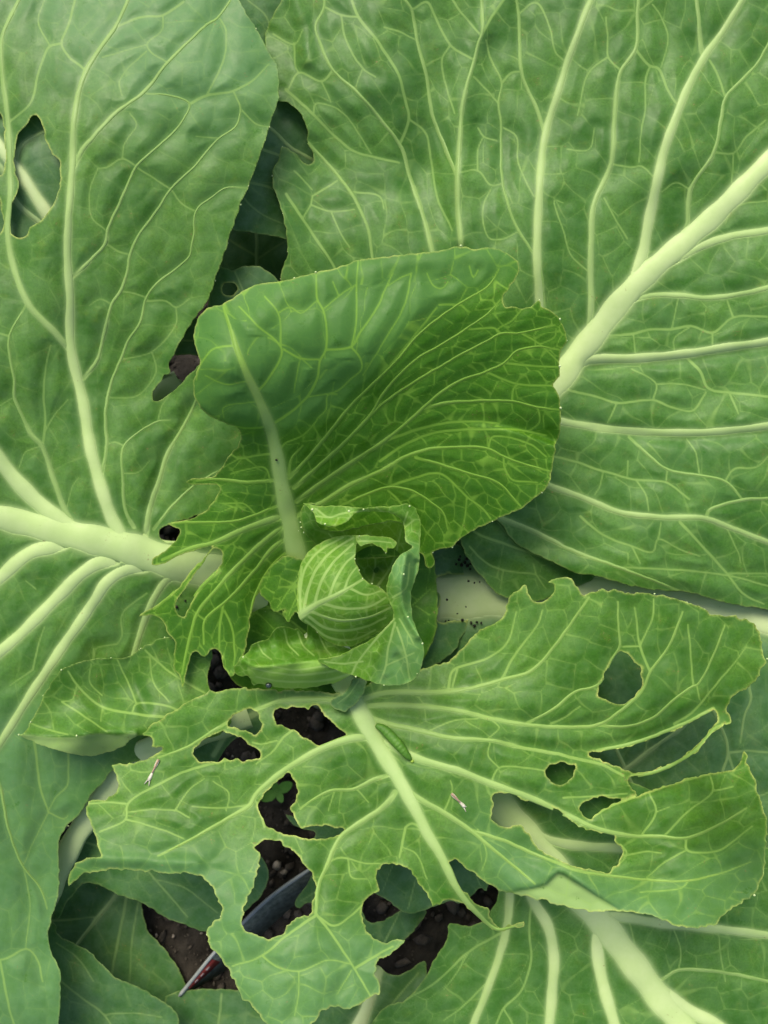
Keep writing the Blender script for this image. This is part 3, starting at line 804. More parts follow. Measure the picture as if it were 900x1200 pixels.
B_V = [('470,640 520,590 600,503 655,445 680,412 700,388 730,350 765,315 800,285 840,250 870,220 900,190 960,130 1050,30 1120,-60', 34, 14, 'm'),
       ('600,500 625,440 632,360 630,320 629,297 631,237 636,175 642,145 655,105 665,72 675,45 687,12 697,-10 715,-60', 12, 7), ('540,560 545,400 541,320 540,287 536,237 536,205 539,162 541,132 547,100 555,75 561,50 565,40 565,15 564,0 558,-40', 8, 4),
       ('565,40 575,22 590,0 605,-20', 3.4, 3), ('530,430 515,330 506,292 495,250 482,212 469,170 450,145 420,110 390,82 377,55 370,30 380,8 376,-20', 6.5, 3),
       ('536,208 520,170 507,135 499,87 490,52 485,25 482,10 475,0 462,-25', 5, 3.6), ('469,168 479,140 475,117 467,87 450,60 442,47 420,20 412,0 405,-25', 3.6, 3.4), ('335,105 365,132 395,162 415,177 450,187 468,191', 3.6, 2.6),
       ('361,167 397,207 415,232 432,270 435,292 440,340', 4, 3.4), ('335,227 355,257 375,287 390,310 405,340', 3.6, 3), ('640,420 632,310 622,292 605,265 589,215 587,170 587,145 584,120 588,97 575,70 570,47', 4, 2.4), ('588,97 600,85 609,84', 2.6, 2.2),
       ('637,152 630,130 616,100 610,77 609,50 608,20 605,0 600,-30', 5, 3.4), ('678,412 691,377 692,300 696,240 716,192 720,137 727,85 745,57 747,15 748,0 745,-30', 8, 4), ('745,58 761,77 772,81 782,105 792,120', 3.6, 2.6),
       ('727,82 713,67 712,40 710,20', 2.4, 2), ('762,78 757,90 756,130 752,150 749,190', 2.4, 1.8), ('745,15 755,8 765,0', 2.4, 2), ('765,5 775,20 783,45 775,78', 2, 1.8), ('712,67 690,85 677,135', 2.4, 1.8),
       ('728,350 742,327 752,300 761,255 771,207 777,180 791,140 807,100 825,67 847,37 870,0 895,-40', 15, 6.5), ('825,66 822,60 819,25 816,0 812,-40', 6, 4), ('780,310 797,277 805,262 809,222 836,180 845,140 850,115 887,75 900,52 925,5', 6, 3),
       ('850,115 840,85 831,71', 2.8, 2.4), ('837,179 860,179 875,160 897,141', 2.8, 2), ('809,222 792,214 775,225', 2.4, 1.8), ('716,192 740,196 752,195 768,210', 2.4, 1.8), ('860,179 857,220', 1.8, 1.5),
       ('785,308 810,295 825,287 855,277 900,270 980,252', 11, 8), ('850,262 860,243 900,235', 2.2, 2), ('740,352 757,347 780,345 830,349 865,345 900,337 990,312', 7, 6), ('665,438 675,431 690,422 742,420 800,415 850,407 900,400 1010,372', 13, 9),
       ('600,480 640,490 675,497 725,504 787,507 837,506 900,499 1010,478', 10, 9), ('600,540 640,567 672,579 700,590 725,600 775,606 825,607 850,616 900,635 990,668', 8, 6), ('828,606 830,599 870,586 900,584 960,580', 4.6, 4),
       ('560,590 585,606 625,622 675,647 717,662 757,677 795,692', 7, 3), ('715,393 742,391 762,386 787,386 810,382 835,390 859,372 899,371', 3.4, 2.6), ('835,390 835,405', 2.6, 2.2), ('810,382 790,397 790,410', 2, 1.6), ('742,391 745,415', 2, 1.8), ('787,386 795,350', 2, 1.6),
       ('859,372 852,352', 2.6, 2.2), ('805,420 820,435 830,455 855,460 895,464 930,470', 3.6, 2.8), ('855,461 865,485', 2.8, 2), ('660,455 675,459 700,465 722,472 765,469 785,476 811,481 827,460', 3, 2.6), ('722,474 712,495', 2.4, 1.8),
       ('765,469 769,450 740,432', 2.2, 1.8), ('769,450 800,450 827,457', 2, 1.6), ('737,512 762,535 782,550 820,557 850,564 870,585', 4, 3), ('850,564 860,550 887,547 900,535', 2.8, 2), ('650,535 675,541 707,552 745,562 780,565 808,585', 3, 2.4), ('782,550 781,563', 2.4, 2),
       ('745,562 757,580 760,598', 2.2, 1.6), ('707,552 703,570 697,580', 2, 1.6), ('736,540 735,560', 2, 1.6), ('820,557 815,530 805,515', 2, 1.6), ('680,605 707,627 740,640 765,647 771,632 800,645 820,652', 3, 1.8), ('740,640 750,660', 2.2, 1.8),
       ('797,612 825,642 852,672 870,695 895,708', 3.6, 2.4), ('725,665 782,667 850,674 900,686 950,695', 2.6, 2), ('771,632 775,612', 2.2, 1.8), ('852,672 900,672', 2.2, 1.8), ('850,616 866,650 868,660', 2, 1.6),
       ('390,82 377,95 350,85 338,105', 3, 2.2), ('377,95 388,120', 1.8, 1.5), ('345,50 347,80 350,85', 2.2, 1.8), ('320,40 345,52 355,35', 2.2, 1.8), ('400,18 405,45 425,80 440,90', 2.4, 2), ('380,8 402,18 420,20', 2.6, 2.4), ('425,80 417,102', 2, 1.6),
       ('366,230 395,212', 2.4, 2.2), ('366,230 364,240 355,255', 2.6, 2.2), ('364,240 388,248 415,245', 2.4, 1.8), ('388,248 400,275 410,290', 2.2, 1.6), ('415,225 445,230 450,245', 2.4, 1.8), ('345,200 366,222', 2.2, 1.8), ('368,132 370,122 390,125 405,135 435,180', 2, 1.6),
       ('480,140 498,155 505,185 512,230 530,270', 2.6, 2.4), ('555,90 570,105 583,120', 2.4, 2), ('560,150 567,160 583,165', 2, 1.8), ('540,202 560,200 575,217 590,215', 2.2, 2), ('560,200 560,175 567,160', 2, 1.7), ('590,150 605,160 607,190 625,230', 2, 1.6),
       ('485,10 500,2 510,20 528,53 555,70', 3, 2.6), ('528,53 518,70 520,90 533,133', 2.6, 2), ('530,0 545,20 562,40', 2.6, 2.2), ('609,15 628,3 645,35 650,60 660,70', 2.4, 2), ('450,32 470,38 487,47', 2.2, 1.8), ('575,222 567,240 567,265 575,280 590,280 606,272', 2, 1.8),
       ('660,270 650,235 660,238', 1.8, 1.4), ('665,175 690,175 697,150', 2, 1.5), ('692,320 670,300 660,270', 2, 1.8), ('735,280 720,255 708,232', 2.2, 1.8)]
build_leaf('B', plant, M_OUT,
           '330,0 320,17 314,32 311,42 312,60 318,90 326,119 335,119 347,127 356,140 360,152 360,165 366,177 367,191 361,194 350,184 340,175 331,172 327,185 319,205 321,220 327,237 332,250 335,270 337,295 335,304 329,328 345,370 400,450 440,540 455,610 480,650 520,630 560,606 582,609 605,637 625,647 650,660 675,671 700,675 737,686 775,692 805,694 837,702 870,710 900,714 960,716 1040,690 1090,600 1115,450 1110,250 1080,50 1010,-90 880,-150 700,-165 520,-150 400,-100 345,-40',
           '470,640,-6.4 520,590,-5.6 655,445,-4 765,315,-3 900,190,-1.8 1050,30,-1 1250,250,-2 1190,600,-3 330,0,-3.6 320,40,-3.8 340,175,-4 330,250,-3.4 335,320,-4.2 400,450,-5.6 450,100,-2.8 440,250,-3.4 505,200,-3.9 540,200,-2.9 590,180,-3.2 632,200,-2.6 700,200,-2.8 760,200,-2.2 520,-220,-3 900,-230,-2.5 700,0,-2 900,400,-2.6 800,500,-3.4 900,600,-3 800,640,-3.8 700,675,-4.8 800,694,-4.6 900,714,-4.4 600,620,-5.2 370,190,-4.2',
           veins=B_V, step=1.6, cell=28, puck=0.12, netpuck=0.045, wave=0.18,
           ridges=[('515,290 507,230 497,170 498,110 490,30', -0.3, 22), ('540,280 537,205 545,110 565,40 592,-5', 0.35, 12), ('330,250 345,280 360,320', 0.25, 14), ('700,502 787,514 900,508', -0.25, 9), ('690,430 800,423 900,408', -0.22, 8), ('640,660 720,668 850,690', 0.2, 16), ('345,0 355,30 360,70', 0.3, 10)],
           teeth='314,32 331,172 319,206 332,250 337,295 329,327', tooth_r=1.7, label='largest right leaf with fanned pale ribs behind the cupped leaf')
build_leaf('C', plant, M_OUT, '538,628 546,650 557,667 570,682 582,695 595,700 612,701 630,705 645,700 672,690 700,672 690,640 620,595 560,592 535,605',
           '538,628,-6 582,695,-6.2 645,700,-6.6 700,672,-6.8 620,595,-6.4 590,650,-5.7',
           veins=[('540,612 565,628 600,640 640,655 680,672', 3.4, 2.4), ('550,640 570,660 590,668 628,673', 2.4, 2), ('590,668 586,690', 1.9, 1.6), ('628,673 625,660', 2, 1.6), ('628,673 640,690', 2, 1.5)], step=1.8, label='small folded lobe tucked under the largest right leaf')

# ---- small leaf left of the chewed leaf
build_leaf('F', plant, M_FORE,
           '20,861 27,859 31,856 36,846 45,830 51,815 59,802 72,785 85,779 101,774 117,772 130,771 150,770 162,762 175,754 194,747 205,747 225,752 248,762 246,780 243,792 247,808 262,820 270,850 215,872 165,862 158,864 140,877 117,884 100,886 75,881 50,874 32,866',
           '20,861,-2.2 60,800,-2.6 117,772,-2.8 200,747,-3 248,762,-3.6 262,820,-3.6 200,830,-2.8 120,830,-3.4 60,845,-2.9 100,862,-1.5 150,861,-1.9 100,886,-2.9 140,877,-3 45,870,-2.4 175,795,-3.5',
           under=['22,861 60,864 85,864 115,860 140,862 160,859 160,864 140,879 117,886 100,888 75,883 48,875'],
           ridges=[('25,860 60,862 85,862 115,858 158,859', 0.25, 5), ('152,775 160,800 170,830', -0.25, 8)],
           veins=[('80,787 90,802 117,827 155,836 190,840 215,842', 2.4, 4), ('160,825 150,800 137,773', 2.2, 1.8), ('155,834 160,825 195,827 215,835', 2.4, 3), ('72,822 100,840 125,858', 2.4, 2), ('36,847 55,855 80,861', 2, 2), ('170,762 190,780 210,795 240,812', 2.4, 2.6),
                  ('90,802 84,820 72,822', 1.8, 1.6), ('107,778 105,800 120,815', 1.8, 1.6), ('175,765 180,800 198,822', 1.9, 1.6), ('120,830 118,845', 1.7, 1.5)],
           step=1.6, cell=20, puck=0.09, netpuck=0.045, wave=0.08, teeth='22,861 36,846 51,815 72,785 101,774 130,771 165,760 193,747 90,862', tooth_r=1.8, label='small toothed leaf with a rolled pale edge beside the chewed leaf')

# ---- chewed foreground leaf
G_V = [('400,795 412,815 425,840 440,868 455,893 470,918 485,945 500,975 515,1000 525,1020 535,1040 548,1058 562,1073 582,1089 612,1083', 22, 1.6, 'm'),
       ('418,822 450,812 512,811 550,807 587,797 622,786 650,757 675,722 690,700', 7, 3), ('525,808 531,786 570,772 595,752 605,717', 3.4, 2), ('588,795 605,765 630,732 636,715', 3.4, 2), ('420,828 450,826 500,828 537,833 575,842 625,850 675,852 702,849 725,835 752,810 762,787 782,760 800,717', 7, 2.6),
       ('762,787 750,757 744,712', 3.4, 2), ('750,757 765,722 766,702', 2.6, 2), ('615,849 650,830 675,810 700,803 717,772 726,758 725,735 724,705', 4, 2.4), ('645,848 660,842 680,828', 2.6, 2), ('730,758 750,757', 2.6, 2.4), ('702,850 737,851 767,840 787,822 811,805 817,803 835,770 850,732', 4, 2),
       ('812,804 810,772 806,732', 2.6, 2), ('790,848 810,836 835,807 860,777 875,758', 3, 1.8), ('817,804 820,820', 2, 1.6), ('428,838 450,847 487,855 532,865 575,868 612,876 650,883 675,889 705,896 730,909', 7, 3.4), ('700,879 737,872 775,859 812,843 836,830', 4.6, 4),
       ('740,910 770,904 797,891 815,879 828,864 838,853 855,847', 4.6, 3), ('440,866 470,880 487,888 525,900 537,903 575,918 612,931 645,945 675,960 697,970 737,979 775,980 804,982 845,965 875,947', 11, 2.4), ('804,982 805,996 842,997 860,985 882,968', 3, 2),
       ('779,979 805,952 835,927 832,908', 2.8, 2), ('835,927 860,922', 2.2, 1.8), ('752,978 769,952 761,930', 2.6, 2.2), ('769,952 785,945', 1.8, 1.6), ('727,990 735,1000 715,1022', 2.4, 1.8), ('729,1003 757,998 775,1000', 2.4, 1.8), ('805,996 780,1010 758,1028', 2.4, 1.8),
       ('690,960 715,945 745,934 790,918 830,907', 3, 3), ('466,912 485,932 520,952 550,972 580,997 605,1017 627,1036', 8, 2.6), ('550,972 590,985 625,1000 655,1012 675,1020 712,1026 762,1031 807,1032 850,1022', 5, 2.4), ('807,1032 800,1040 750,1046', 2.2, 1.7), ('850,1022 880,1010', 2, 1.6),
       ('415,825 390,820 365,819 330,821 305,830 285,838 262,849 235,866 222,874 185,888', 7, 2.4), ('440,864 425,864 410,866 375,878 337,900 317,915 300,931 293,943 270,957 225,983 185,1003', 10, 2.6),
       ('463,928 450,945 420,965 400,980 391,995 385,1010 374,1035 370,1070', 7.5, 4), ('370,1072 392,1085 420,1065 442,1043', 2.8, 2.2), ('370,1070 384,1088 397,1107 415,1135 434,1167', 3.4, 2), ('415,1135 435,1123 460,1109', 3.4, 2.6), ('369,1073 335,1097 307,1120 272,1132', 3.6, 2),
       ('307,1120 325,1133 350,1138 385,1125 412,1130', 2.4, 1.8), ('350,1138 350,1165 345,1190', 2, 1.6), ('412,1137 395,1165', 2, 1.6), ('455,908 435,915 417,924 387,927 365,938 352,948', 6, 2.6), ('417,924 432,940', 2, 1.6), ('392,927 385,950', 2, 1.6),
       ('270,890 240,897 222,902 180,922 150,942 147,960 117,975', 3.4, 2.2), ('147,942 128,940 103,942', 2.6, 2), ('147,960 190,972 215,983', 2.4, 1.8), ('180,948 205,950 222,958', 2.2, 1.7), ('180,948 150,952', 2, 1.6), ('205,950 222,925 240,912', 2, 1.6),
       ('293,943 260,947 225,945', 2.4, 1.8), ('265,950 268,930 250,915', 2, 1.6), ('310,969 301,940', 3, 3), ('325,868 305,872 296,870', 2.4, 2), ('342,856 330,866 320,880 300,895', 3, 2), ('385,1010 400,1005 430,1012 445,1012', 2.4, 1.8),
       ('408,1005 412,1028 430,1030', 2, 1.6), ('475,970 468,1005', 3.6, 2.6), ('500,975 482,965 475,970', 3, 2.6), ('520,952 530,925 528,915', 2.4, 1.8), ('575,918 585,900 640,903', 2.4, 1.8), ('570,867 585,852 578,845', 2, 1.6), ('560,972 570,1000 565,1020', 2.2, 1.6),
       ('575,868 572,885 585,900', 2, 1.6), ('660,935 700,933 735,930', 2.4, 2), ('500,1030 487,1000 470,992', 1.8, 1.5), ('536,784 530,805', 2.6, 2.2), ('500,858 530,845 560,842', 2, 1.6)]
build_leaf('G', plant, M_FORE,
           '410,812 375,811 340,808 312,808 275,807 250,810 225,820 205,832 190,842 172,853 168,860 177,864 179,871 178,876 189,876 185,882 172,890 150,896 131,896 132,902 137,912 136,927 125,935 103,941 101,950 107,967 112,985 116,1003 100,1006 87,1015 81,1025 81,1037 86,1036 92,1027 105,1023 137,1018 175,1022 222,1024 237,1028 250,1041 256,1055 260,1067 257,1077 246,1085 242,1095 245,1107 257,1122 272,1145 282,1165 300,1185 318,1204 345,1214 365,1202 375,1187 390,1180 412,1182 432,1170 446,1162 441,1142 443,1126 452,1121 465,1112 476,1101 465,1100 452,1105 442,1100 432,1092 426,1078 425,1062 432,1051 445,1043 440,1030 445,1018 452,1013 465,1012 477,1017 487,1030 495,1042 504,1057 508,1062 525,1054 542,1060 560,1074 574,1087 585,1092 600,1087 614,1084 614,1081 600,1083 585,1087 574,1076 573,1064 557,1060 550,1050 544,1045 536,1035 530,1025 526,1011 531,1008 545,1016 560,1028 575,1038 590,1045 602,1047 625,1053 675,1065 700,1068 725,1068 765,1073 792,1085 825,1087 840,1082 850,1070 865,1060 882,1050 890,1035 897,1012 898,982 897,955 890,937 887,922 882,907 876,897 872,882 867,893 860,901 847,905 830,906 815,910 792,917 762,927 732,938 707,948 690,959 681,952 680,945 690,937 707,934 722,936 744,930 736,917 738,911 757,908 782,902 797,894 815,881 827,867 838,856 848,850 857,846 857,841 852,832 856,820 866,811 878,803 890,793 893,785 899,772 895,764 893,752 890,740 882,729 872,725 855,722 835,720 826,714 815,709 805,706 787,700 767,696 747,696 730,694 715,691 702,692 685,696 676,688 668,677 655,677 643,681 650,688 647,697 637,705 629,707 622,699 616,686 605,691 597,701 592,717 580,730 560,740 545,755 525,775 500,782 470,790 440,798 425,806',
           '412,815,-1.8 470,918,-0.6 530,1020,0.2 582,1089,-0.6 340,808,-2.2 225,820,-1.6 172,870,-1.4 131,896,-1.2 102,945,-0.6 116,1003,0.8 84,1030,-0.2 175,1022,0.9 250,1041,1.7 258,1075,2.2 245,1100,2.5 300,1185,3.8 345,1214,4.3 446,1162,3.4 476,1101,2.0 374,1035,1.3 390,985,-0.1 300,945,-0.2 225,930,-0.4 350,880,-0.9 500,1050,0.2 600,1045,0.8 700,1066,1.6 792,1085,3.4 850,1070,5.0 897,990,6.2 887,920,5.4 830,906,2.7 700,955,0.4 760,985,0.5 820,1000,1.4 640,990,0.4 744,930,0 736,915,-0.3 640,905,-0.4 560,900,-0.5 690,884,-0.8 790,895,-0.2 856,844,0.9 893,780,2.4 880,727,2.0 790,700,0.4 690,694,-0.5 655,677,-1.2 590,700,-2.4 545,755,-2.8 500,782,-2.8 440,800,-2.4 520,830,-1.4 600,800,-1.7 650,780,-1.2 720,850,-0.6 780,820,0 700,760,-0.6 830,780,0.4 437,1075,1.6 570,950,-0.2',
           holes=['727,765 737,767 745,777 751,782 752,792 750,805 742,817 730,825 712,822 702,815 701,805 707,792 716,777', '640,902 644,915 652,920 665,916 673,905 672,897 662,894 647,895',
                  '577,932 585,929 605,931 612,937 637,942 657,952 675,965 685,971 700,975 720,980 722,987 729,995 726,1006 716,1021 695,1020 672,1015 650,1005 635,999 625,987 620,977 607,967 590,969 580,965 576,957 579,947',
                  '322,832 342,829 360,830 368,827 380,837 395,852 405,861 400,866 385,871 375,874 366,869 357,865 347,857 332,851 323,847', '265,850 275,838 295,831 302,837 307,850 302,860 296,862 287,857 272,852',
                  '226,884 235,870 250,860 265,859 282,865 296,874 304,882 304,888 292,891 270,889 252,891 240,893 231,891', '339,906 345,915 349,927 346,940 341,945 345,957 352,970 375,967 397,970 404,973 395,980 375,983 350,981 325,974 312,967 307,955 302,944 306,935 317,922 330,911',
                  '297,994 307,986 322,985 335,992 347,1002 360,1017 367,1027 369,1045 366,1060 365,1071 352,1073 345,1079 337,1087 327,1097 315,1100 295,1095 284,1085 284,1070 291,1050 301,1025 305,1005 301,998',
                  '690,884 737,874 775,861 812,846 834,833 840,838 842,846 833,852 822,868 810,879 790,893 770,901 745,906 728,900 705,891'],
           veins=G_V, step=1.6, cell=27, wax=[('60,1000 200,990 320,1010 360,1080 500,1100 500,1230 280,1230 230,1100', 60), ('560,960 640,1000 760,1030 900,990 920,1100 600,1080', 50)], puck=0.14, netpuck=0.05, wave=0.22, jag=0.9, torn=0.8,
           under=['602,1047 640,1037 654,1024 672,1033 700,1051 727,1069 700,1070 675,1067 625,1055'],
           steps=[('602,1044 640,1036 654,1023 672,1032 700,1050 727,1067', (0.1, 0.3, 0.5, 0.5, 0.3, 0.1), 2.5, 18), ('690,961 707,950 762,929 830,908', (-0.05, -0.3, -0.6, -0.6), 3, 25)],
           ridges=[('600,870 650,878 700,876 775,857 836,829', -0.35, 14), ('110,1006 160,1008 230,1012', 0.25, 8), ('770,1035 830,1040 860,1020', -0.35, 20), ('560,838 640,850 700,848', -0.25, 12)],
           teeth='83,1036 105,1023 139,1018 259,1074 243,1095 772,1073 792,1084 851,1067 884,1049 890,938 872,883 899,772 894,757 890,740 855,722 826,714 805,706 767,696 730,694 702,692 643,682 616,686', tooth_r=1.9, rimw=2.6,
           label='chewed foreground leaf riddled with large ragged holes')

# ---- cupped inner leaf above the heart
D_V = [('362,700 354,672 345,640 338,605 330,570 324,532 315,497 302,465 290,440 277,407 270,385 262,360', 24, 2.6, 'm'),
       ('316,498 322,495 342,482 360,465 372,442 375,422 382,410 380,367 372,350 371,322', 3.4, 2.4), ('382,410 412,406 422,390 442,360 450,342 460,320', 3, 2), ('412,406 417,380 418,330 420,306', 2.4, 2), ('301,460 317,440 330,409 302,382 280,359', 3, 2),
       ('332,409 352,420 374,421', 2.8, 2.4), ('329,407 326,367 310,347', 2.4, 1.8), ('272,405 250,409 235,427 230,445', 2.6, 2), ('312,500 292,502 275,500', 2.4, 2), ('326,367 340,360 352,367 372,352', 2, 1.8), ('380,362 397,347 418,333', 2, 1.8), ('397,347 390,330', 1.8, 1.5),
       ('352,420 347,445 345,460', 1.8, 1.5), ('289,447 265,450 240,440', 1.8, 1.5), ('305,470 262,478 262,490', 1.8, 1.5), ('412,407 422,420 424,432 410,445 395,458 362,465', 2.4, 1.8), ('395,462 384,463 382,480 372,490', 2, 1.8),
       ('326,530 334,520 355,510 372,492', 2.4, 1.8), ('338,556 342,537 355,522', 5, 2), ('339,560 365,532 382,512 410,477 437,450 460,428 490,393 515,372 540,355 572,335 585,315', 5, 2), ('344,572 375,545 400,522 420,502 435,485 450,460 487,422 515,405 545,386 572,367 586,352', 5.5, 2),
       ('420,502 450,472 482,450 510,433 537,417 570,400 587,391 610,390 650,381', 4, 2.2), ('347,588 385,560 415,540 450,517 475,497 497,477 517,460 542,445 570,436 591,425 605,412 630,406 655,410', 6.5, 2.2), ('497,478 525,472 560,470 600,470 630,477 655,480', 5, 2.2),
       ('591,425 625,429 655,430', 2.8, 2), ('570,436 607,450 647,452', 2.8, 2), ('600,470 602,455 607,450', 2.4, 2.2), ('345,606 380,587 412,567 450,550 475,535 500,527 537,524 572,526 590,535 625,547 644,552', 6.5, 2.2), ('452,516 487,504 520,496 562,494 585,496', 4, 2.2),
       ('445,540 480,518 510,507 535,504 575,503 610,504 640,510', 3.6, 2), ('487,536 522,546 550,555 585,566 600,582 610,593', 4, 2), ('400,592 450,572 465,571 487,577 507,590 520,602 525,620', 4, 2), ('450,572 480,562 515,555 547,582 567,597 575,608', 3.2, 2), ('455,575 470,590 480,610 485,640', 2.8, 1.8),
       ('590,535 592,550 600,562 630,565', 2.2, 1.8), ('572,526 577,512 620,520 640,535', 2.4, 1.8), ('630,477 632,495 620,505', 2.2, 1.8), ('587,391 580,385 550,386', 2.4, 2.2), ('587,391 582,387 600,375 612,362', 2, 1.8), ('610,390 632,403 655,425', 2.2, 1.8), ('632,403 650,395 652,385', 2, 1.6),
       ('547,582 545,605 540,625', 2, 1.6), ('515,357 540,357', 2.4, 2.4), ('512,360 480,400 455,430', 2.4, 2), ('482,320 475,355 450,400 425,440', 2.2, 1.8), ('560,317 555,325 550,312', 2, 1.8), ('482,320 470,325 455,335', 1.8, 1.6), ('500,320 508,335 518,338 525,330', 1.8, 1.5),
       ('324,531 300,534 280,537 269,531', 2.8, 2), ('326,562 290,565 257,562 230,563', 5, 3.2), ('333,604 287,620 250,636 225,642 190,656', 9, 4), ('330,590 300,603 275,611 225,612 200,613', 4, 2.6), ('336,614 312,632 292,650 270,672 252,692 232,717 225,735 213,790', 7, 2.6),
       ('340,626 317,645 300,667 275,695 262,707 240,727 239,755', 6, 2.4), ('262,707 257,735 257,760', 3.4, 2.2), ('263,716 272,737 275,762 274,780', 2.8, 2), ('344,640 317,665 300,695 292,725', 4.4, 2.2), ('250,637 225,668 200,698 180,714', 4, 3), ('257,668 235,690 215,720', 5, 3.4),
       ('300,603 285,590 260,590', 2, 1.6), ('317,565 310,548 290,550 270,555', 2, 1.7), ('287,620 275,635 262,642', 2, 1.6), ('292,650 280,640', 1.8, 1.5), ('300,667 285,672', 1.9, 1.6), ('240,727 225,715', 1.8, 1.5), ('280,537 262,548', 1.8, 1.5)]
build_leaf('D', plant, M_IN,
           '260,357 249,359 240,363 231,377 227,395 230,410 234,422 229,440 226,452 230,470 242,485 262,495 276,501 282,510 279,522 268,535 260,547 250,558 225,561 218,565 226,568 250,568 258,571 252,585 240,599 225,608 207,611 196,614 210,620 209,628 200,640 187,650 179,654 178,661 190,661 212,650 235,643 249,640 240,653 225,668 205,693 182,710 163,722 180,721 192,730 197,742 205,752 204,785 210,790 214,806 218,792 222,775 228,763 240,770 250,760 258,764 262,782 272,793 278,780 287,765 291,740 295,717 302,697 320,682 345,685 360,672 390,660 430,655 470,652 495,649 499,664 505,667 510,658 508,648 517,643 530,641 535,635 555,622 577,611 600,601 612,595 622,587 635,577 644,565 647,550 650,530 651,521 654,515 657,497 657,477 654,460 648,451 656,440 656,427 657,412 664,400 662,387 656,374 647,365 635,359 632,352 622,359 612,362 602,359 592,359 589,354 590,346 597,337 605,325 608,312 602,302 590,294 572,290 557,292 540,289 512,294 487,297 450,301 420,305 395,314 370,319 345,326 325,330 300,334 275,347',
           '350,662,-3.2 338,605,-1.7 324,532,0.5 305,470,3.0 280,410,4.6 262,360,3.9 231,380,3.0 228,450,3.0 262,490,2.6 250,420,4.4 300,334,3.7 345,390,4.5 420,305,3.3 540,289,2.8 605,310,2.5 590,350,2.8 635,358,2.6 664,395,2.1 655,440,1.6 657,490,1.2 645,560,0.3 600,601,-0.5 540,632,-1.6 500,650,-2.5 430,655,-3 440,430,3.0 440,360,3.8 520,385,3.0 540,330,3.3 370,500,1.6 450,500,0.5 550,420,2.2 550,480,0.9 560,560,-0.2 480,590,-1.3 400,540,-0.5 395,460,2.4 275,540,-0.4 222,564,-1.2 260,600,-1.2 200,613,-2.2 180,657,-2.4 250,640,-1.7 182,712,-2.8 163,722,-3 215,722,-2.4 205,785,-2.6 215,800,-2.4 260,770,-2.2 272,790,-2.1 295,717,-2.6 310,690,-3.4 270,690,-1.9',
           holes=['251,643 259,645 261,656 256,666 240,682 228,699 220,714 214,723 207,717 207,705 223,681 237,661'],
           veins=D_V, step=1.6, cell=16, aniso=1.9, feather=30, torn=0.8, under=['222,352 300,322 420,298 605,286 612,312 560,335 500,372 440,428 400,470 350,495 300,508 232,490 218,440'], sparse=[('220,350 300,320 420,295 610,285 610,330 560,350 480,400 420,460 360,490 230,500', 0.10)], puck=0.10, netpuck=0.05, wave=0.10, jag=0.45,
           steps=[('318,502 296,506 276,503 255,494 236,482', (0.0, -0.9, -1.6, -1.6, -1.2), 2.5, 26), ('540,497 575,499 600,503 625,511 652,521', (0.0, -0.2, -0.4, -0.6, -0.7), 2.0, 22)],
           ridges=[('300,375 330,345 400,322 540,300 590,305', 0.3, 18), ('330,450 400,430 480,360', 0.2, 30), ('345,600 420,545 500,512', -0.15, 14), ('262,440 270,470 290,490', 0.45, 22)],
           teeth='370,319 420,305 540,288 590,293 632,352 656,374 664,399 656,429 648,451 657,478 657,496 650,528 647,554 635,577 612,595 577,611 530,641 507,647 345,326', tooth_r=2.0, rimw=1.8,
           label='cupped bright green leaf standing over the heart, its left side torn into strips')

# ---- heart ------------------------------------------------------------------------
build_leaf('X0', plant, M_IN, '262,690 300,668 350,650 420,640 500,640 512,690 508,750 470,800 400,815 320,815 275,800 255,750', '262,690,-5.4 500,640,-5.6 508,750,-5.2 400,815,-5 275,800,-5.6 380,720,-4.6',
           veins=[('380,760 330,720 290,700', 3, 2), ('380,760 310,760 275,765', 3, 2), ('400,760 470,720 505,690', 3, 2)], step=2.2, label='shaded leaf around the base of the heart')
build_leaf('X1', plant, M_IN, '322,660 345,652 362,668 366,700 358,722 346,716 338,729 331,722 334,714 320,716 312,704 305,698 303,688 312,672', '322,660,-2.8 362,668,-2.4 358,722,-2.4 334,714,-3 303,688,-3.4 335,690,-2.8',
           veins=[('360,665 340,690 325,712', 2, 1.6), ('355,690 345,705 338,722', 2, 1.6)], step=1.6, cell=14, jag=1.0, label='small ragged leaf shaded behind the heart')
build_leaf('X3', plant, M_HEART, '356,592 368,590 372,615 395,622 430,615 470,612 486,640 480,690 455,705 425,700 400,665 372,640 358,625 352,612', '356,592,0.4 430,612,0.6 486,640,-1 455,705,-3 400,665,-3 372,640,-1.6 358,620,-0.2 445,660,-5.0',
           veins=[('430,700 440,660 430,625', 3, 2), ('440,690 460,660 470,620', 3, 2), ('425,690 405,650 385,625', 3, 2)], step=1.6, cell=12, teeth='354,600 352,612 353,618 356,624 350,622', tooth_r=1.4, label='inner heart leaf in shade inside the opening of the heart')
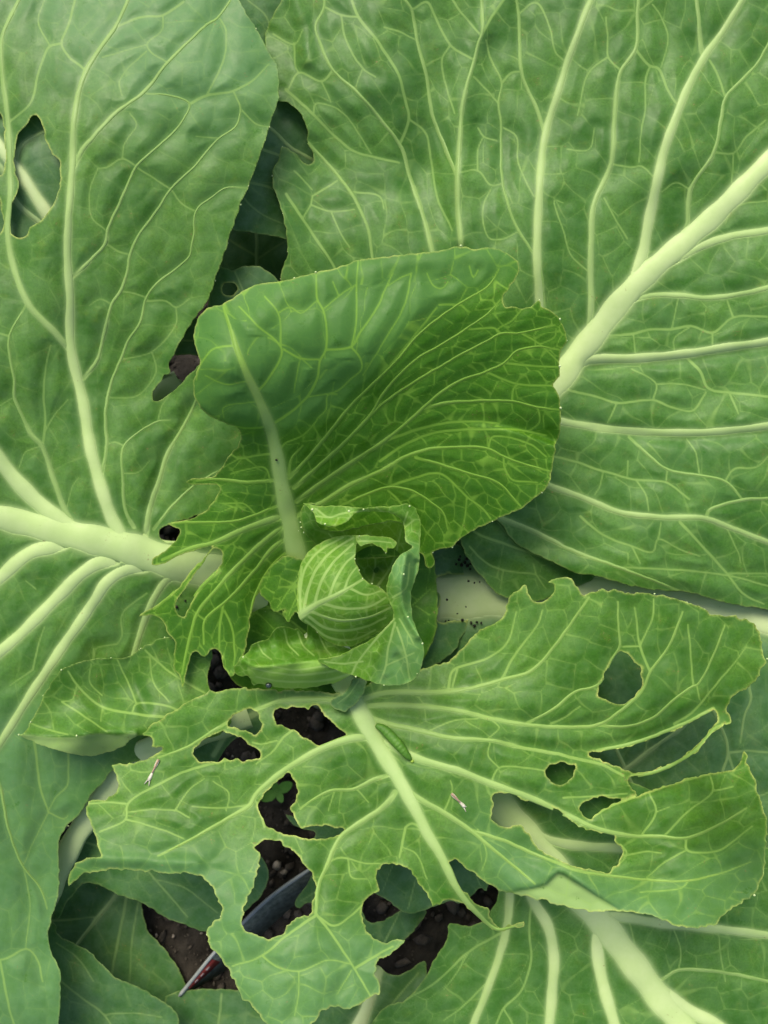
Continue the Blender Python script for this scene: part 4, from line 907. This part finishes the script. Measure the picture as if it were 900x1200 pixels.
build_leaf('H3', plant, M_HEART,
           '281,771 286,768 290,764 294,756 302,752 313,749 317,744 320,739 326,735 333,734 341,736 349,737 355,742 359,748 361,731 368,735 374,742 391,754 412,762 420,775 414,788 400,797 383,802 357,806 328,806 305,801 297,803 290,792 280,792 274,788 276,779',
           '281,771,0.0 302,752,-0.2 333,734,-0.4 361,731,-0.4 412,762,-0.8 340,757,-1.2 380,765,-1.0 300,779,0.7 340,777,1.0 380,773,1.1 414,788,0.4 340,806,-0.5 300,800,-0.4 383,801,-0.4 276,786,-0.6 340,792,0.45 300,764,-0.6',
           under=['290,783 300,780 320,780 340,778 365,774 385,774 412,790 398,799 383,804 357,808 328,808 303,803 292,792'],
           ridges=[('287,775 300,781 336,777 370,773', 0.25, 4), ('315,750 318,760 320,770', -0.2, 5), ('359,748 360,760', -0.2, 5)],
           veins=[('410,790 383,797 357,799 325,798 300,793', 3.4, 1.8), ('405,784 380,788 350,791 320,788 295,783', 3.2, 1.8), ('398,781 372,782 345,785 320,781', 2.6, 1.6), ('333,737 338,755 350,768', 2, 1.5), ('349,740 355,756 368,768', 2, 1.5), ('302,754 308,765 318,773', 1.8, 1.5), ('374,744 380,758 388,768', 1.8, 1.5)],
           step=1.4, cell=11, puck=0.05, netpuck=0.03, wave=0.05, jag=0.5, teeth='285,770 302,752 333,733 361,731 299,780', tooth_r=1.5, label='lowest heart leaf cupped like a bowl with a crinkled rim')
build_leaf('H1', plant, M_HEART,
           '350,723 348,700 350,672 357,652 372,638 390,630 410,627 422,628 418,637 417,650 416,657 421,667 425,677 435,684 445,688 450,692 460,706 464,720 452,734 433,747 410,758 383,751 366,735 353,728',
           '350,723,1.2 349,700,0.8 350,672,0.5 372,638,0.3 410,627,0.8 422,628,1.2 417,655,1.5 425,677,1.9 448,690,1.6 463,718,1.0 440,742,0.7 410,758,0.2 383,751,0.2 366,735,0.7 385,690,2.3 400,710,2.4 380,665,1.8 430,715,2.1 405,735,1.6',
           veins=[('351,722 370,709 395,697 425,679', 9.5, 2.9), ('352,716 352,690 358,665 375,645 402,630', 3.5, 2.4), ('356,715 361,690 372,665 390,645 414,630', 4.1, 2.4), ('369,709 375,685 390,660 414,637', 4.1, 2.4), ('385,701 393,680 405,660 416,650', 3.8, 2.2), ('403,692 410,675 418,665', 3.0, 1.9),
                  ('362,723 385,737 420,737 452,724', 3.8, 2.4), ('366,717 395,727 430,724 458,712', 4.1, 2.4), ('378,707 402,713 432,711 452,700', 3.8, 2.4), ('358,727 385,747 412,750 440,738', 3.2, 2.2), ('410,690 430,697 446,692', 3.0, 1.9), ('353,705 350,690 354,664', 2.7, 1.9)],
           step=1.3, cell=9, aniso=1.9, puck=0.13, netpuck=0.035, wave=0.03, jag=0.3, teeth='421,628 417,640 416,655 421,668 425,678 436,684 445,688', tooth_r=1.3, label='pale green ball of the heart with a central rib and fine parallel ribs')
build_leaf('H0', plant, M_HEART, '418,629 430,627 448,629 462,632 465,638 459,643 454,641 452,648 445,641 432,637 422,640', '418,629,1.1 448,629,0.9 465,638,0.8 452,648,1.0 432,637,1.3', veins=[('420,634 440,634 458,636', 2, 1.5)], step=1.3, cell=9, wave=0.03, teeth='452,648 462,640', tooth_r=1.3)
build_leaf('H2', plant, M_HEART,
           '355,590 362,591 372,593 400,593 425,595 440,594 460,593 476,590 482,592 488,598 493,612 493,622 492,640 492,658 487,678 482,697 482,715 487,735 495,752 497,767 490,790 476,801 450,803 430,797 416,792 391,784 372,774 385,771 400,767 416,759 438,747 461,724 458,709 453,692 459,666 468,651 478,645 485,641 476,636 473,615 462,603 440,600 416,602 408,610 398,616 383,617 371,611 367,600',
           '355,590,1.0 383,615,1.6 400,596,1.8 440,598,2.0 476,590,2.4 493,612,2.2 480,620,2.0 492,650,2.0 470,655,2.9 456,690,3.1 475,690,2.9 484,705,2.2 462,722,2.8 495,752,3.0 490,790,2.2 450,803,1.6 391,784,1.5 372,774,1.6 416,759,2.0 440,775,1.9 470,760,2.6',
           ridges=[('476,650 470,690 474,715 490,745', 0.45, 5), ('488,660 484,690', -0.4, 4), ('372,612 398,615 412,604', 0.3, 5), ('425,604 450,605 472,615', -0.5, 6), ('440,765 450,790', 0.15, 5), ('465,770 478,795', -0.15, 5)],
           veins=[('462,725 440,750 420,775 412,790', 3, 2), ('463,730 455,760 452,780 445,800', 2.8, 2), ('465,735 475,765 480,795', 2.6, 1.8), ('452,780 470,772 485,765', 2, 1.6), ('425,775 400,778 380,775', 2.4, 1.8), ('460,700 475,690 480,660', 2, 1.6), ('468,725 485,755', 2, 1.6), ('478,600 472,620 480,640', 2, 1.6),
                  ('370,596 385,606 400,602 430,598', 2.4, 1.8), ('370,605 385,606', 1.8, 1.5), ('485,610 472,620', 1.8, 1.5)],
           step=1.3, cell=13, puck=0.09, netpuck=0.05, wave=0.05, jag=0.4, wax=[('452,640 490,640 500,800 440,805 470,720', 14)], teeth='366,597 370,609 381,614 396,605 409,599 426,597 480,593 492,613 487,642 473,673 475,708 478,723 495,754 496,773 489,789 450,803 417,793', tooth_r=2.0, rimw=1.6,
           label='outer heart leaf folded round the ball with white dotted edges')
build_leaf('X2', plant, M_LOW, '413,794 430,797 428,808 422,818 415,827 404,832 392,830 386,824 394,816 404,810 409,802', '413,794,-1.0 430,797,-1.0 415,827,-0.7 386,824,-0.7 406,815,-0.2', veins=[('420,798 408,815 395,824', 1.8, 1.5)],
           step=1.3, cell=26, netpuck=0.02, wave=0.05, jag=0.8, label='dark green leaf scrap at the base of the chewed leaf')

# ------------------------------------------------------------------ small things
def at(key, u, v, dh=0.0):
    return P(u, v, float(LEAF[key](np.array([float(u)]), np.array([float(v)]))[0]) + dh)


# caterpillar on the chewed leaf
M_CAT = simple_mat('caterpillar_skin', (0.034, 0.112, 0.006), (0.066, 0.168, 0.012), 500, 0.55, 0.5, 0.35, 0.0006, 5)
cp = catmull(pts('441,850 450,855 459,864 468,874 476,884 483,892'), False, 1.6)
nC = len(cp)
tC = np.linspace(0, 1, nC)
rad = 0.0031 * (np.sin(np.clip(tC * 1.02 + 0.02, 0, 1) * math.pi) ** 0.42) * (1 - 0.18 * tC) * (1 + 0.05 * np.sin(tC * 2 * math.pi * 13)) + 0.00035
path = [at('G', a, b, r_ * 100 * 0.9) for (a, b), r_ in zip(cp, rad)]
cat = bpy.data.objects.new('caterpillar', None); COL.objects.link(cat); cat.location = tuple(at('G', 462, 867))
tag(cat, 'plump green caterpillar lying along the midrib of the chewed leaf', 'caterpillar')
tube('body', path, rad, M_CAT, cat, 16)
M_CATH = simple_mat('caterpillar_head', (0.16, 0.26, 0.02), (0.25, 0.36, 0.05), 400, 0.5, 0.2)
hd = np.array(path[-1])
q = ico_v * 0.0013 + hd
new_mesh('head', q, ico_f, np.full(20, 3), M_CATH, cat)
pl_ = []
for i_ in (6, 11, 16, 24, 27, 30):
    if i_ < nC:
        pl_.append(i_)
for i_ in pl_:
    for s_ in (-1, 1):
        c0 = np.array(path[i_]); tgv = np.array(path[min(nC - 1, i_ + 1)]) - np.array(path[i_ - 1]); side = np.cross(tgv, [0, 0, 1]); side /= np.linalg.norm(side)
        new_mesh('leg', ico_v * np.array([0.0006, 0.0006, 0.0009]) + c0 + side * s_ * rad[i_] * 0.6 - np.array([0, 0, rad[i_] * 0.75]), ico_f, np.full(20, 3), M_CATH, cat)

# cast insect skins
M_SKIN = simple_mat('cast_skin', (0.30, 0.27, 0.20), (0.50, 0.49, 0.40), 700, 0.45, 0.5, 0.5, 0.0004, 4)
M_SKIN2 = simple_mat('cast_skin_brown', (0.20, 0.12, 0.07), (0.36, 0.25, 0.16), 700, 0.5, 0.4, 0.4, 0.0004, 4)
for (a, b, c, d), lab in (((529, 930, 545, 946), 'brown and white cast insect skin beside the caterpillar'), ((186, 890, 174, 915), 'pale cast insect skin on the left lobe of the chewed leaf')):
    t_ = np.linspace(0, 1, 9)
    pp = [at('G', a + (c - a) * k_, b + (d - b) * k_, 0.14) for k_ in t_]
    rt = bpy.data.objects.new('insect_skin', None); COL.objects.link(rt); rt.location = tuple(at('G', (a + c) / 2, (b + d) / 2))
    tag(rt, lab, 'insect skin', 'cast insect skins')
    tube('shell', pp, 0.0011 * (0.75 + 0.25 * np.sin(t_ * 9)) , M_SKIN, rt, 7, 0.6)
    tube('back_stripe', [p_ + np.array([0, 0, 0.0006]) for p_ in pp[:6]], 0.0006 * (1 - 0.5 * t_[:6]), M_SKIN2, rt, 6, 0.7)
    for s_ in (-1, 1):
        e_ = np.array(pp[-1]); dv = e_ - np.array(pp[-3]); sv = np.cross(dv, [0, 0, 1]); sv /= np.linalg.norm(sv)
        tube('tail_hair', [e_ - dv * .3 + sv * s_ * 0.0004, e_ + dv * 0.4 + sv * s_ * 0.0011, e_ + dv * 0.8 + sv * s_ * 0.0015], [0.0004, 0.0003, 0.00015], M_SKIN, rt, 5)

# droppings
M_FRASS = simple_mat('frass_black', (0.006, 0.007, 0.004), (0.025, 0.028, 0.015), 900, 0.8, 0.6, 0.2, 0.0004, 4)


def frass(key, u, v, r_px, lab, grp, dh=0.02):
    r_ = r_px * 0.0005
    c0 = at(key, u, v, dh + r_ * 50)
    k_ = np.random.default_rng(int(u * 7 + v))
    q_ = ico_v * r_ * k_.uniform(0.75, 1.25, (12, 1)) * k_.uniform(0.8, 1.2, 3)
    o = new_mesh('dropping', q_ + c0, ico_f, np.full(20, 3), M_FRASS)
    tag(o, lab, 'dropping', grp)


for (u, v, r_) in [(530, 657, 2.4), (534, 661, 2.8), (538, 656, 2.2), (541, 662, 2.6), (545, 659, 2.4), (548, 663, 2.8), (552, 661, 2.2), (533, 667, 1.9), (539, 652, 1.7), (547, 655, 2.0), (526, 662, 1.7), (551, 667, 1.6)]:
    frass('K', u, v, r_, 'tiny black dropping in the clump above the thick pale stalk', 'droppings above the pale stalk', 0.3)
for (u, v, r_) in [(542, 727, 2.4), (552, 730, 2.2), (556, 733, 2.6), (559, 729, 2.0), (564, 730, 2.1), (522, 728, 1.6), (526, 727, 1.4)]:
    frass('K', u, v, r_, 'tiny black dropping in the row below the thick pale stalk', 'droppings below the pale stalk', 0.3)
for (u, v, r_) in [(524, 703, 2.0), (536, 719, 1.4), (546, 711, 1.3), (549, 681, 1.5), (556, 683, 1.6), (562, 682, 1.6)]:
    frass('K', u, v, r_, 'tiny black dropping lying on the thick pale stalk', 'droppings on the pale stalk', 1.1)
for (u, v, r_) in [(207, 711, 2.4), (206, 699, 2.2), (211, 696, 1.6), (217, 704, 1.6)]:
    frass('A', u, v, r_, 'small black dropping on the left leaf below its midrib base', 'droppings on the left leaf', 0.15)
frass('D', 324, 539, 1.5, 'single black speck on the midrib of the cupped leaf', None, 0.2)

# water drop below the heart
M_DROP = bpy.data.materials.new('water_dark'); M_DROP.use_nodes = True
b_ = M_DROP.node_tree.nodes['Principled BSDF']; b_.inputs['Base Color'].default_value = (0.01, 0.02, 0.01, 1); b_.inputs['Roughness'].default_value = 0.04; b_.inputs['Coat Weight'].default_value = 1.0
vv_, ff_ = [], []
for i_ in range(9):
    for j_ in range(14):
        th = math.pi * i_ / 8; ph = 2 * math.pi * j_ / 14
        vv_.append((math.sin(th) * math.cos(ph) * (1 + 0.1 * math.cos(th)), math.sin(th) * math.sin(ph), math.cos(th)))
for i_ in range(8):
    for j_ in range(14):
        ff_.append((i_ * 14 + j_, (i_ + 1) * 14 + j_, (i_ + 1) * 14 + (j_ + 1) % 14, i_ * 14 + (j_ + 1) % 14))
dr = new_mesh('water_drop', np.array(vv_) * np.array([0.0021, 0.0021, 0.0024]) + at('H3', 315, 803, 0.1), np.array(ff_), np.full(len(ff_), 4), M_DROP)
tag(dr, 'tiny dark glistening drop under the lowest heart leaf', 'drop')

# plant label: curved grey plastic strip standing on its long edge
M_LAB = simple_mat('label_grey', (0.16, 0.18, 0.17), (0.27, 0.29, 0.28), 55, 0.45, 0.15, 0.4, 0.001)
M_LABF = simple_mat('label_face', (0.035, 0.045, 0.035), (0.12, 0.14, 0.115), 300, 0.6, 0.5, 0.3, 0.001, 8)
M_RED = simple_mat('label_red', (0.14, 0.014, 0.010), (0.24, 0.04, 0.028), 160, 0.5, 0.1)
M_WHT = simple_mat('label_white', (0.30, 0.20, 0.18), (0.45, 0.36, 0.33), 160, 0.5, 0.1)
lab = bpy.data.objects.new('plant_label', None); COL.objects.link(lab)
te = catmull(pts('210,1168 228,1146 250,1119 284,1083 317,1052 361,1021 392,1003'), False, 5)
nl = len(te); tl = np.linspace(0, 1, nl)
dep = np.clip(np.minimum(tl / 0.25, 1), 0.03, 1) ** 0.8
HT = -10.6 - 1.2 * tl
top = P(te[:, 0], te[:, 1], HT)
tgl = np.gradient(top, axis=0); tgl /= np.linalg.norm(tgl, axis=1, keepdims=True)
sidel = np.cross(tgl, [0, 0, 1.0]); sidel /= np.linalg.norm(sidel, axis=1, keepdims=True)
lab.location = tuple(top[nl // 2] - np.array([0, 0, 0.045]))
tag(lab, 'curved grey plastic plant label with red and white print, on edge in the soil gap', 'plant label')
down = np.array([0, 0, -1.0])
wid = 0.030


def label_rows(off_side, d0, d1, i0, i1):
    """strip between depth fractions d0 and d1 along the label"""
    a_ = top[i0:i1] + sidel[i0:i1] * off_side
    fl_ = (sidel[i0:i1] * 0.55 + down * 0.83)
    return a_ + fl_ * (wid * d0 * dep[i0:i1])[:, None], a_ + fl_ * (wid * d1 * dep[i0:i1])[:, None]


def strip(name, rows, mat, parent):
    n_ = len(rows[0]); m_ = len(rows)
    vv = np.vstack(rows)
    ff = [(r_ * n_ + i_, (r_ + 1) % m_ * n_ + i_, (r_ + 1) % m_ * n_ + i_ + 1, r_ * n_ + i_ + 1) for r_ in range(m_) for i_ in range(n_ - 1)]
    return new_mesh(name, vv, np.array(ff), np.full(len(ff), 4), mat, parent)


a0_, a1_ = label_rows(0.0, 0.0, 1.0, 0, nl); b0_, b1_ = label_rows(-0.0011, 0.0, 1.0, 0, nl)
strip('face', [a0_, a1_, b1_, b0_], M_LABF, lab)
rim_r = np.full(nl, 0.0013); rim_r[0] = 0.0006
tube('edge', list(top + sidel * -0.0004), rim_r, M_LAB, lab, 8)
i0_, i1_ = int(nl * 0.07), int(nl * 0.26)
c0_, c1_ = label_rows(0.0006, 0.06, 0.42, i0_, i1_); d0_, d1_ = label_rows(0.0002, 0.06, 0.42, i0_, i1_)
strip('red_print', [c0_, c1_, d1_, d0_], M_RED, lab)
for k_ in range(3):
    ia = int(nl * (0.10 + 0.045 * k_)); ib = ia + 2
    e0_, e1_ = label_rows(0.0009, 0.16, 0.24, ia, ib); g0_, g1_ = label_rows(0.0006, 0.16, 0.24, ia, ib)
    strip('white_print', [e0_, e1_, g1_, g0_], M_WHT, lab)

# weed seedling on the soil, seen through a hole
wd = bpy.data.objects.new('weed_seedling', None); COL.objects.link(wd)
gp = P(330, 925, -17.0)
gz = float(soil_h(gp[0], gp[1]))
wd.location = (float(gp[0]), float(gp[1]), gz)
tag(wd, 'tiny bright green weed seedling on the soil, seen through a hole in the chewed leaf', 'seedling')
M_WEED = simple_mat('weed_green', (0.05, 0.16, 0.015), (0.09, 0.24, 0.03), 120, 0.5, 0.3)
tube('stalk', [(gp[0], gp[1], gz - .004), (gp[0] + .001, gp[1], gz + .012), (gp[0], gp[1], gz + .022)], [0.0008, 0.0007, 0.0006], M_WEED, wd, 6)
for k_ in range(4):
    a_ = k_ * math.pi / 2 + 0.5
    dv = np.array([math.cos(a_), math.sin(a_), 0.25]); sv = np.array([-math.sin(a_), math.cos(a_), 0])
    c0 = np.array([gp[0], gp[1], gz + 0.021])
    L_ = 0.013 if k_ % 2 == 0 else 0.009
    vvv = [c0]
    for t_ in (0.25, 0.5, 0.75, 0.95):
        w_ = L_ * 0.32 * math.sin(math.pi * (0.12 + 0.8 * t_))
        mid = c0 + dv * L_ * t_
        vvv += [mid + sv * w_, mid - np.array([0, 0, 0.0007]), mid - sv * w_]
    vvv.append(c0 + dv * L_)
    ffl = [0, 1, 2, 0, 2, 3]; sz = [3, 3]
    for r_ in range(3):
        b0 = 1 + 3 * r_
        ffl += [b0, b0 + 3, b0 + 4, b0 + 1, b0 + 1, b0 + 4, b0 + 5, b0 + 2]; sz += [4, 4]
    ffl += [10, 13, 11, 11, 13, 12]; sz += [3, 3]
    new_mesh('leaf', np.array(vvv), np.array(ffl), np.array(sz), M_WEED, wd)
